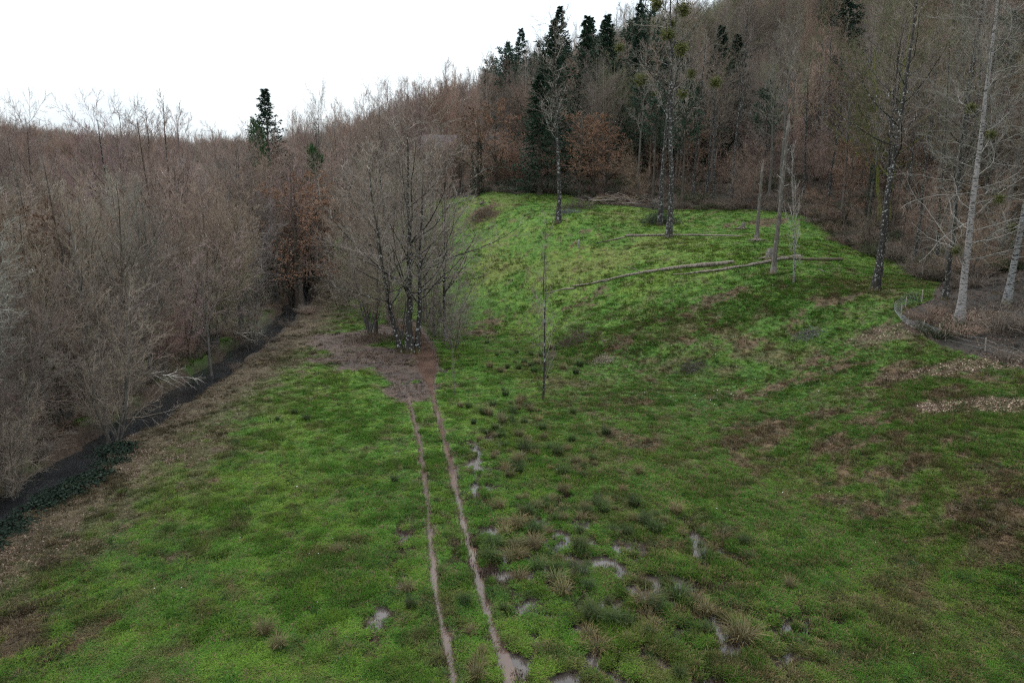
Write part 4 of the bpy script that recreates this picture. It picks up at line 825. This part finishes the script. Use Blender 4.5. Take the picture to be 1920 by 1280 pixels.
# ------------------------------------------------------------------ undergrowth at the wood edges
def clump(seed, n=70, h=1.):
    g = Geo(); q = np.random.default_rng(seed); a = q.uniform(0, 6.28, n); st = np.column_stack([np.cos(a), np.sin(a), a * 0]) * q.uniform(0, .5, (n, 1)); d = norm(np.column_stack([np.cos(a), np.sin(a), q.uniform(.6, 2.5, n)])); ln = h * q.uniform(.5, 1.2, n)[:, None]
    p1 = st + d * ln * .5; d2 = norm(d + np.array([0, 0, -.5]) + q.normal(0, .4, (n, 3))); p2 = p1 + d2 * ln * .35; d3 = norm(d2 + np.array([0, 0, -.5]) + q.normal(0, .4, (n, 3))); p3 = p2 + d3 * ln * .35
    tubes(g, np.stack([st, p1, p2, p3], 1), np.tile(np.array([.012, .010, .007, .004]), (n, 1)), 3)
    P4, R4 = grow(np.stack([st, p1, p2, p3], 1), np.full((n, 4), .008), 5, .2, 1, .35, .8, 2, .8, 0, .1, None, q, .006); spikes(g, P4[:, 0], P4[:, 1], R4[:, 0]); return bpy.data.objects.new('bramble_clump', g.mesh('bramble_clump', M_twigf))
BR = [clump(i) for i in (1, 2, 3)]
def edge_scatter(name, n, fn, cols, label, s0=.7, s1=1.6, protos=BR):
    x, y = view_pts(n, 24, 165); f = fields(x, y); w = fn(x, y, f); k = (RNG.uniform(0, 1, n) < w) & (f['z'] > -.5); x, y, z = x[k], y[k], f['z'][k]; n = len(x); s = RNG.uniform(s0, s1, n)
    cc = np.array(cols)[RNG.integers(0, len(cols), n)] * RNG.uniform(.7, 1.3, n)[:, None]
    scatter(name, np.column_stack([x, y, z]), np.column_stack([s * 0, s * 0, RNG.uniform(0, 6.28, n)]), np.column_stack([s, s, s * .8]), cc, protos, label)
PILE = gp(1165, 383)
def wedge(x, y, f):
    D = np.full(x.shape, 1e9); P = POLY_WOOD[1:16]; Lw = resample(P, .7); d, s, i = dist_line(x, y, Lw); return np.where(f['wood'] > 0, np.where(d < 5, .9, .55), np.where(d < .8, .3, 0)) * (1 - ((x > 22) & (y < 61)) * .96) * (np.hypot(x - PILE[0], y - PILE[1]) > 6.5)
edge_scatter('bramble_undergrowth', 26000, wedge, [T_BROWN, T_DARK, T_DARK, (.05, .06, .03)], 'dark bramble and brush along the wood edge', .7, 2.2)
edge_scatter('stream_bank_brush', 9000, lambda x, y, f: ((f['ss'] < 0) & (f['ds'] > 1.9)) * np.where(f['ds'] < 6, .6, .2) + ((f['ss'] > 0) & (f['ds'] > 2.) & (f['ds'] < 3.4) & (y > 60)) * .25, [T_BROWN, T_TAN, T_DARK], 'tangled twigs and brush along the far bank of the stream', .6, 1.4)
# ivy carpet on the near left bank
q = np.random.default_rng(3); g = Geo(); n = 260; c = q.normal(0, 1, (n, 3)) * np.array([.35, .35, .1]) + np.array([0, 0, .15]); u = norm(q.normal(0, 1, (n, 3))) * .07; v = norm(np.cross(u, q.normal(0, 1, (n, 3)))) * .06
g.add(np.stack([c - u, c - v, c + u, c + v], 1).reshape(-1, 3), np.arange(4 * n).reshape(-1, 4)); iv = bpy.data.objects.new('ivy_patch', g.mesh('ivy_patch', M_ivy))
edge_scatter('ivy_ground_cover', 9000, lambda x, y, f: ((f['ss'] > 0) & (f['ds'] > 1.5) & (f['ds'] < 3.6) & (y < 40)) * .8 * (fbm(x, y, 2, 2, 5) > .38), [(.1, .1, .1)], 'dark ivy carpet along the near bank of the stream', .6, 1.3, [iv])

# ------------------------------------------------------------------ rush tussocks
def rush(seed, n=120, h=.62):
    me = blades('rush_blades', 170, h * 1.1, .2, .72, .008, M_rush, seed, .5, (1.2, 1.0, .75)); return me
M_rush, nt = new_mat('rush_stems'); oi = N(nt, 'ShaderNodeObjectInfo'); vc = N(nt, 'ShaderNodeVertexColor', layer_name='shade'); finish(nt, mixc(nt, 1.0, oi.outputs['Color'], vc.outputs[0], 'MULTIPLY'), .7, spec=.2, transl=.15)
RUSH = [rush(i) for i in (801, 802, 803, 804)]
def tussock(x, y, s, label, group, tint, flat=1.):
    o = mk_obj('rush_tussock', RUSH[RNG.integers(4)], None, (x, y, float(H(x, y)[0]) - .02)); o.scale = (s, s, s * flat); o.rotation_euler = (0, 0, RNG.uniform(0, 6.28)); o.color = (*tint, 1); tag(o, label, 'rushes', group)
R_G = (.055, .085, .024); R_S = (.150, .125, .062); R_D = (.045, .062, .022)
for px, py, s, lab, tn in [(740, 905, .8, 'dark rush tuft alone just left of the left rut', R_D), (552, 778, .8, 'small dark rush tuft in the left meadow', R_D), (575, 790, .9, 'wider dark rush tuft right of the small one in the left meadow', R_D), (497, 1190, 1.0, 'straw-topped rush tuft near the bottom left', R_S),
                           (522, 1218, .9, 'dead brown rush tuft near the bottom left', R_S), (1390, 1200, 1.6, 'largest straw-coloured rush tussock near the bottom of the marsh', R_S), (1480, 1105, .8, 'brown rush tuft alone in the right meadow', R_S), (632, 1040, .8, 'pale rush tuft in the left meadow near the wet strip', R_S),
                           (765, 1115, .9, 'pale rush tuft left of the left rut', R_S), (770, 1145, .8, 'dark rush tuft beside the wet strip left of the rut', R_D), (520, 790, .6, 'tiny dark rush tuft left of the other tufts', R_D)]:
    p = gp(px, py); tussock(p[0], p[1], s, lab, None, tn)
rz_ = [((1050, 960), 3.2, 2.6, 40), ((1020, 1040), 3.0, 3.0, 34), ((1150, 1160), 4.5, 3.0, 44), ((960, 790), 3., 5.0, 40), ((1060, 860), 5, 4.0, 44), ((1250, 1000), 3.5, 3.0, 24), ((900, 1160), .8, 2.5, 10), ((990, 680), 4, 6, 26), ((920, 1230), 1.2, 1.2, 6)]
pts_r = []
for c, rx, ry, nn in rz_:
    c = gp(*c)
    for _ in range(nn):
        x, y = c[0] + RNG.normal(0, rx * .5), c[1] + RNG.normal(0, ry * .5)
        if min(np.hypot(rutR[:, 0] - x, rutR[:, 1] - y)) < .5 or too_close(x, y, pts_r, .35): continue
        pts_r.append((x, y)); u = RNG.uniform(); tussock(x, y, RNG.uniform(.5, 1.3), 'rush tussock in the wet ground right of the ruts', 'rush tussocks right of the ruts', vary(R_S if u < .45 else (R_G if u < .88 else R_D), .15))

# ------------------------------------------------------------------ fallen logs, brush pile, stumps
def log(pts, r0, r1, name, label, lift=.8, mat=M_log, twigs=0, seed=0, cat='log', n=18, sides=9):
    r = np.random.default_rng(seed + 900); P2 = smooth_line([gp(*p) for p in pts], .2, 2); P2 = P2[np.linspace(0, len(P2) - 1, n).astype(int)]
    R = np.linspace(r0, r1, n) * (1 + r.normal(0, .11, n)); z = H(P2[:, 0], P2[:, 1]); z = np.convolve(np.pad(z, 2, 'edge'), np.ones(5) / 5, 'valid') + R * lift
    P = np.column_stack([P2, z])[None]; org = P[0, n // 2].copy(); e = empty(name, org); tag(e, label, cat); g = Geo(); tubes(g, P - org, R[None], sides, True); mk_obj('trunk', g.mesh('log_trunk', mat), e)
    if twigs:
        P1, R1 = grow(P - org, R[None], twigs, .5, .98, .12, .7, 5, .4, .0, .15, None, r, .02); P1[..., 2] = np.maximum(P1[..., 2], H(P1[..., 0].ravel() + org[0], P1[..., 1].ravel() + org[1]).reshape(P1.shape[:2]) - org[2] + .05)
        for a_, b_ in zip(P1, R1): g = Geo(); tubes(g, a_[None], b_[None], 5); mk_obj('branch', g.mesh('log_branch', mat), e)
    return e
log([(1376, 494), (1340, 500), (1280, 503), (1200, 512), (1150, 523), (1105, 534), (1072, 541)], .25, .10, 'fallen_log', 'longest fallen log, grey-brown trunk curving across the meadow', twigs=4, seed=1)
log([(1077, 543), (1048, 545), (1022, 556)], .12, .07, 'fallen_log', 'broken tip lying beyond the thin end of the longest log', twigs=2, seed=2, n=8)
log([(1500, 487), (1450, 494), (1400, 502), (1330, 512), (1262, 517)], .22, .07, 'fallen_log', 'fallen log passing behind the standing dead trunk', twigs=3, seed=3)
log([(1578, 490), (1540, 493), (1490, 491), (1455, 488)], .21, .16, 'fallen_log', 'mossy butt end of log right of the thin white sapling', mat=M_mosslog, twigs=0, seed=4, n=10)
log([(1392, 446), (1330, 443), (1253, 443), (1172, 444)], .10, .17, 'fallen_log', 'thin straight fallen trunk lying across the upper slope', twigs=2, seed=5)
log([(1172, 446), (1140, 452), (1115, 458)], .10, .05, 'fallen_log', 'broken tip of the thin fallen trunk on the upper slope', seed=6, n=8)
log([(1152, 638), (1140, 641), (1128, 644)], .05, .04, 'fallen_branch', 'short pale stick beside the dark brash heap in the meadow', seed=7, n=6, cat='branch')
log([(1440, 1152), (1452, 1158), (1428, 1170)], .05, .04, 'fallen_branch', 'pale bent piece of dead wood near the marsh bottom right', mat=M_snag, seed=8, n=8, cat='branch')
log([(1682, 1064), (1668, 1071)], .022, .022, 'white_stick', 'small white stick lying alone in the grass at lower right', mat=mat_plain('white_paint', (.62, .64, .64), (.75, .77, .77)), seed=9, n=4, cat='stick', sides=6)
log([(1480, 845), (1492, 835)], .03, .02, 'fallen_branch', 'short grey stick in the brown patch of the right meadow', seed=10, n=5, cat='branch')
log([(1530, 505), (1560, 520), (1590, 540)], .05, .03, 'fallen_branch', 'pale broken branch right of the thin white sapling', mat=M_snag, seed=12, n=8, cat='branch')
def fallen_limb(px0, py0, px1, py1, h, seed, label):
    a, b = gp(px0, py0), gp(px1, py1); r = np.random.default_rng(seed); t = np.linspace(0, 1, 9)[:, None]; P = np.column_stack([a * (1 - t) + b * t, h * (1 - t[:, 0]) + .25]); org = P[-1].copy(); P = (P - org)[None]; R = np.linspace(.10, .03, 9)[None]
    e = empty('fallen_branch', org); tag(e, label, 'branch'); g = Geo(); tubes(g, P, R, 6); mk_obj('limb', g.mesh('limb', M_snag), e)
    P1, R1 = grow(P, R, 16, .15, 1, .45, .55, 6, .6, -.01, .12, None, r, .015); P2, R2 = grow(P1, R1, 6, .2, 1, .45, .6, 4, .6, .0, .15, None, r, .010); g = Geo(); tubes(g, P1, R1, 4); tubes(g, P2, R2, 3); o = mk_obj('twigs', g.mesh('limb_twigs', M_twig), e); o.color = (.42, .37, .32, 1)
fallen_limb(255, 742, 372, 716, 1.6, 5, 'pale dead branch fallen from the far bank across the stream')
fallen_limb(440, 655, 490, 628, 1.3, 6, 'long bare branch lying over the stream further up')
# brush pile
pc = at(1165, 383); r = np.random.default_rng(44); g = Geo(); P_, R_ = [], []
for i in range(420):
    a = r.uniform(0, 6.28); L_ = r.uniform(.6, 2.2); c = np.array([r.normal(0, 3.6), r.normal(0, 1.2), 0]); c[2] = float(base_h(pc.x + c[0], pc.y + c[1])) - pc.z + abs(r.normal(0, .75)) * math.exp(-(c[0] / 5) ** 2) + .15
    d = np.array([math.cos(a), math.sin(a) * .6, r.normal(0, .25)]); P_.append([c - d * L_ / 2, c + r.normal(0, .06, 3), c + d * L_ / 2]); R_.append([.03, .025, .012])
tubes(g, np.array(P_), np.array(R_) * r.uniform(.5, 1.3, (420, 1)), 4); o = mk_obj('brushwood', g.mesh('brushwood', M_twig), None, pc); o.color = (.27, .21, .165, 1); tag(o, 'tangled heap of dead branches at the top edge of the meadow', 'brushwood', None, 'stuff')
for i in range(20):
    a = r.normal(0.2, .5) if i % 3 else r.uniform(-1.3, 1.3); L_ = r.uniform(2.2, 5.5); cx0 = r.normal(0, 3.4); cy0 = r.normal(-.3, 1.0); zz = float(base_h(pc.x + cx0, pc.y + cy0)) + r.uniform(.3, 1.7) * math.exp(-(cx0 / 5) ** 2); g = Geo(); rr = r.uniform(.08, .2); d = np.array([math.cos(a), math.sin(a), r.normal(.05, .12)]) * L_ / 2
    tubes(g, np.array([[-d, -d * .3 + r.normal(0, .05, 3), d * .3 + r.normal(0, .05, 3), d]]), np.array([[rr, rr * .95, rr * .8, rr * .6]]), 7, True); o = mk_obj('dead_log', g.mesh('dead_log', M_log if i % 2 else M_snag), None, (pc.x + cx0, pc.y + cy0, zz)); tag(o, 'weathered log lying in the brush pile at the top of the meadow', 'log', 'logs in the brush pile')
g = Geo(); e = empty('root_plate', at(1228, 392)); tag(e, 'upturned root plate with boulder-like soil right of the brush pile', 'root plate'); a = np.linspace(0, 6.28, 60); q = norm(r.normal(0, 1, (60, 3))); q[:, 1] *= .3; spikes(g, q * .2 + np.array([0, 0, .8]), q * r.uniform(.9, 1.5, (60, 1)) + np.array([0, 0, .8]), np.full(60, .12), 5); mk_obj('roots', g.mesh('roots', M_snag), e)
def stump(px, py, label, h=.7, rr=.32, seed=0, mat=M_snag):
    r = np.random.default_rng(seed); e = empty('tree_stump', at(px, py)); tag(e, label, 'stump'); g = Geo(); P = np.array([[(0, 0, -.15), (0, 0, .1), (.02, 0, h * .6), (.04, 0, h)]]); tubes(g, P, np.array([[rr * 1.7, rr * 1.25, rr, rr * .8]]), 11, True)
    a = r.uniform(0, 6.28, 8); s = np.column_stack([np.cos(a) * rr * .6, np.sin(a) * rr * .6, np.full(8, h * .8)]); spikes(g, s, s * np.array([.8, .8, 1]) + np.column_stack([a * 0, a * 0, r.uniform(.15, .6, 8)]), np.full(8, .08), 4); mk_obj('bole', g.mesh('stump_bole', mat), e)
    g = Geo(); a = r.uniform(0, 6.28, 12); L_ = r.uniform(.8, 1.7, 12)[:, None]; d = np.column_stack([np.cos(a), np.sin(a), a * 0]); spikes(g, d * rr * .5 + np.array([0, 0, .15]), d * L_ + np.array([0, 0, -.05]), np.full(12, .12), 5); mk_obj('roots', g.mesh('stump_roots', M_log), e)
stump(1392, 431, 'jagged brown stump at the top right of the meadow', .8, .28, 1); stump(1443, 489, 'splintered stump just left of the standing dead trunk', 1.0, .42, 2); stump(1418, 454, 'torn root spread at the foot of the shorter dead trunk', .25, .35, 3); stump(905, 385, 'small dark stump on the far bright grass', .4, .3, 4, M_brown)
# dark brash heaps
def heap(px, py, s, label, tint, name='brash_heap', hgt=.6, n=300, seed=1, cat='heap'):
    r = np.random.default_rng(seed); p = at(px, py); g = Geo(); c = r.normal(0, .4, (n, 3)) * np.array([s, s * .7, .0]); c[:, 2] = H(p.x + c[:, 0], p.y + c[:, 1]) - p.z + abs(r.normal(0, 1, n)) * hgt * .45 * np.exp(-(np.linalg.norm(c[:, :2], axis=1) / s) ** 2 * 2); d = norm(r.normal(0, 1, (n, 3)) * np.array([1, 1, .5])) * r.uniform(.2, .6, (n, 1)) * s * .6
    spikes(g, c, c + d, np.full(n, .016)); o = mk_obj(name, g.mesh(name, M_twig), None, p); o.color = (*tint, 1); tag(o, label, cat, None, None)
heap(1075, 643, 2.6, 'dark heap of brash below the long log near the slim young tree', (.09, .06, .05), seed=1, n=700, hgt=.9); heap(1296, 695, 1.7, 'round dark molehill-like brash heap in the daisy grass', (.09, .075, .065), seed=2, n=500); heap(1515, 634, 1.6, 'low greyish brash heap in the right meadow', (.16, .15, .14), seed=3, n=400); heap(1130, 682, 1.3, 'pale dry grass clump right of the slim young tree', (.30, .25, .19), seed=4, n=350, hgt=.8, name='dry_grass_clump', cat='clump')
heap(1236, 420, 3.4, 'dark round bramble bush at the foot of the mistletoe trees', (.035, .045, .03), seed=5, n=1600, hgt=2.6, name='bramble_bush', cat='bush'); heap(1083, 392, 4., 'brown bramble bush left of the brush pile', (.09, .065, .055), seed=6, n=900, hgt=1.6, name='bramble_bush', cat='bush'); heap(1062, 402, 3., 'grey brash strip beside the tall tree foot', (.10, .10, .11), seed=7, n=500, hgt=.5)
heap(905, 412, 4., 'dark brown bush in the hollow at the far left of the meadow', (.075, .055, .04), seed=8, n=900, hgt=1.6, name='bramble_bush', cat='bush'); heap(700, 640, 4., 'dry brown bramble patch under the rut clump', (.12, .085, .06), seed=9, n=900, hgt=.8, name='bramble_bush', cat='bush')
p = at(1085, 466); g = Geo(); tubes(g, np.array([[(0, 0, -.2), (0, 0, .5), (.02, 0, 1.1)]]), np.array([[.09, .09, .085]]), 8, True); tag(mk_obj('marker_post', g.mesh('marker_post', M_birch), None, p), 'short white post standing alone on the upper slope', 'post')
p = at(1277, 438); g = Geo(); tubes(g, np.array([[(0, 0, -.2), (0, 0, .6), (.03, 0, 1.5)]]), np.array([[.05, .05, .045]]), 6, True); tag(mk_obj('marker_post', g.mesh('marker_post', M_snag), None, p), 'thin grey stake right of the lichen-white trunk', 'post')

# ------------------------------------------------------------------ wire fence on the right and the old fence behind the meadow
def wire_fence(pix_pts, step, hgt, name, label, mesh=True, lean=0., seed=0, dark=False, lines=5):
    r = np.random.default_rng(seed + 70); P2 = smooth_line([gp(*p) for p in pix_pts], .25, 2); e = empty(name, (P2[0, 0], P2[0, 1], float(H(*P2[0])[0]))); tag(e, label, 'fence'); org = np.array(e.location)
    P2r = resample(P2, step); zz = H(P2r[:, 0], P2r[:, 1])
    for i, (q, z) in enumerate(zip(P2r, zz)):
        lx, ly = r.normal(0, .12, 2); h = hgt * r.uniform(.95, 1.3); rr = r.uniform(.035, .055) if not dark else r.uniform(.05, .09); g = Geo(); tubes(g, np.array([[(0, 0, -.2), (lx * .5, ly * .5, h * .5), (lx, ly, h)]]), np.array([[rr, rr, rr * .9]]), 7, True)
        mk_obj('fence_post', g.mesh('fence_post', M_post if not dark else M_brown), e, (q[0] - org[0], q[1] - org[1], z - org[2]))
    z2 = H(P2[:, 0], P2[:, 1]); sag = .1 * np.sin(np.arange(len(P2)) * .7) + r.normal(0, .02, len(P2)); T = norm(np.gradient(P2, axis=0)); Nn = np.stack([T[:, 1], -T[:, 0]], 1); g = Geo(); ln = []
    for j in range(lines):
        h = hgt * (.12 + .8 * j / (lines - 1)); ln.append(np.column_stack([P2 + Nn * lean * h, z2 + h + sag * h]) - org)
    A = np.array(ln); tubes(g, A, np.full(A.shape[:2], .0065 if mesh else .006), 3)
    if mesh:
        B = np.transpose(A, (1, 0, 2)); tubes(g, B, np.full(B.shape[:2], .0055), 3)
    mk_obj('wire_mesh' if mesh else 'wires', g.mesh('wire_mesh', M_wire), e); return e
wire_fence([(1728, 570), (1700, 578), (1688, 595), (1690, 610), (1725, 630), (1772, 640)], 1.7, .85, 'wire_fence', 'slumped wire netting fence with thin stakes at the leaf bank', True, .7, 1, lines=8)
wire_fence([(1772, 644), (1792, 652), (1850, 665), (1905, 684), (1960, 705)], 3.0, .8, 'wire_fence', 'sagging single-strand fence running to the right edge of the photo', False, .1, 2, lines=3)
wire_fence([(862, 368), (900, 366), (960, 364), (1030, 363), (1085, 366)], 3.2, 1.3, 'wire_fence', 'old dark post fence along the far edge of the meadow', False, 0., 3, True, 3)

# ------------------------------------------------------------------ the half-hidden house
def box(g, x0, x1, y0, y1, z0, z1):
    g.add([(x0, y0, z0), (x1, y0, z0), (x1, y1, z0), (x0, y1, z0), (x0, y0, z1), (x1, y0, z1), (x1, y1, z1), (x0, y1, z1)], [(0, 3, 2, 1), (4, 5, 6, 7), (0, 1, 5, 4), (1, 2, 6, 5), (2, 3, 7, 6), (3, 0, 4, 7)])
M_wall = mat_plain('rendered_wall', (.26, .23, .20), (.33, .29, .25)); M_slate = mat_plain('slate_roof', (.085, .072, .080), (.125, .105, .115), 2.); M_glass = mat_plain('dark_glass', (.02, .025, .03), (.03, .035, .04), 1., .1)
ridge = pix(820, 243, 174)[2]; hc = house_c; e = empty('house', (hc.x, hc.y, ridge - 8.3), .05); tag(e, 'grey-roofed house half hidden by trees behind the meadow', 'house')
g = Geo(); box(g, -6, 6, -4, 4, -3, 3.6); g.add([(-6, -4, 3.6), (-6, 4, 3.6), (-6, 0, 6.5), (6, -4, 3.6), (6, 4, 3.6), (6, 0, 6.5)], None, [(0, 2, 1), (3, 4, 5)]); mk_obj('wall', g.mesh('house_wall', M_wall, False), e)
g = Geo(); g.add([(-6.5, -4.6, 3.2), (6.5, -4.6, 3.2), (6.5, 0, 6.7), (-6.5, 0, 6.7), (6.5, 4.6, 3.2), (-6.5, 4.6, 3.2), (-6.5, -4.6, 3.4), (6.5, -4.6, 3.4), (6.5, 0, 6.9), (-6.5, 0, 6.9), (6.5, 4.6, 3.4), (-6.5, 4.6, 3.4)], [(0, 3, 2, 1), (3, 5, 4, 2), (6, 7, 8, 9), (9, 8, 10, 11), (0, 1, 7, 6), (5, 11, 10, 4), (0, 6, 9, 3), (3, 9, 11, 5), (1, 2, 8, 7), (2, 4, 10, 8)]); rf = mk_obj('roof', g.mesh('house_roof', M_slate, False), e)
g = Geo(); box(g, 3.4, 4.2, -.5, .5, 5.5, 8.1); mk_obj('chimney', g.mesh('chimney', M_wall, False), rf)
for wx in (-4.5, -1.5, 1.5, 4.5):
    g = Geo(); box(g, wx - .6, wx + .6, -4.06, -3.97, .9, 2.4); w = mk_obj('window', g.mesh('window', M_wall, False), e); g = Geo(); box(g, wx - .5, wx + .5, -4.08, -4.061, 1.0, 2.3); mk_obj('pane', g.mesh('pane', M_glass, False), w)
print('objects', len(bpy.data.objects), 'tris', sum(len(m.polygons) for m in bpy.data.meshes))
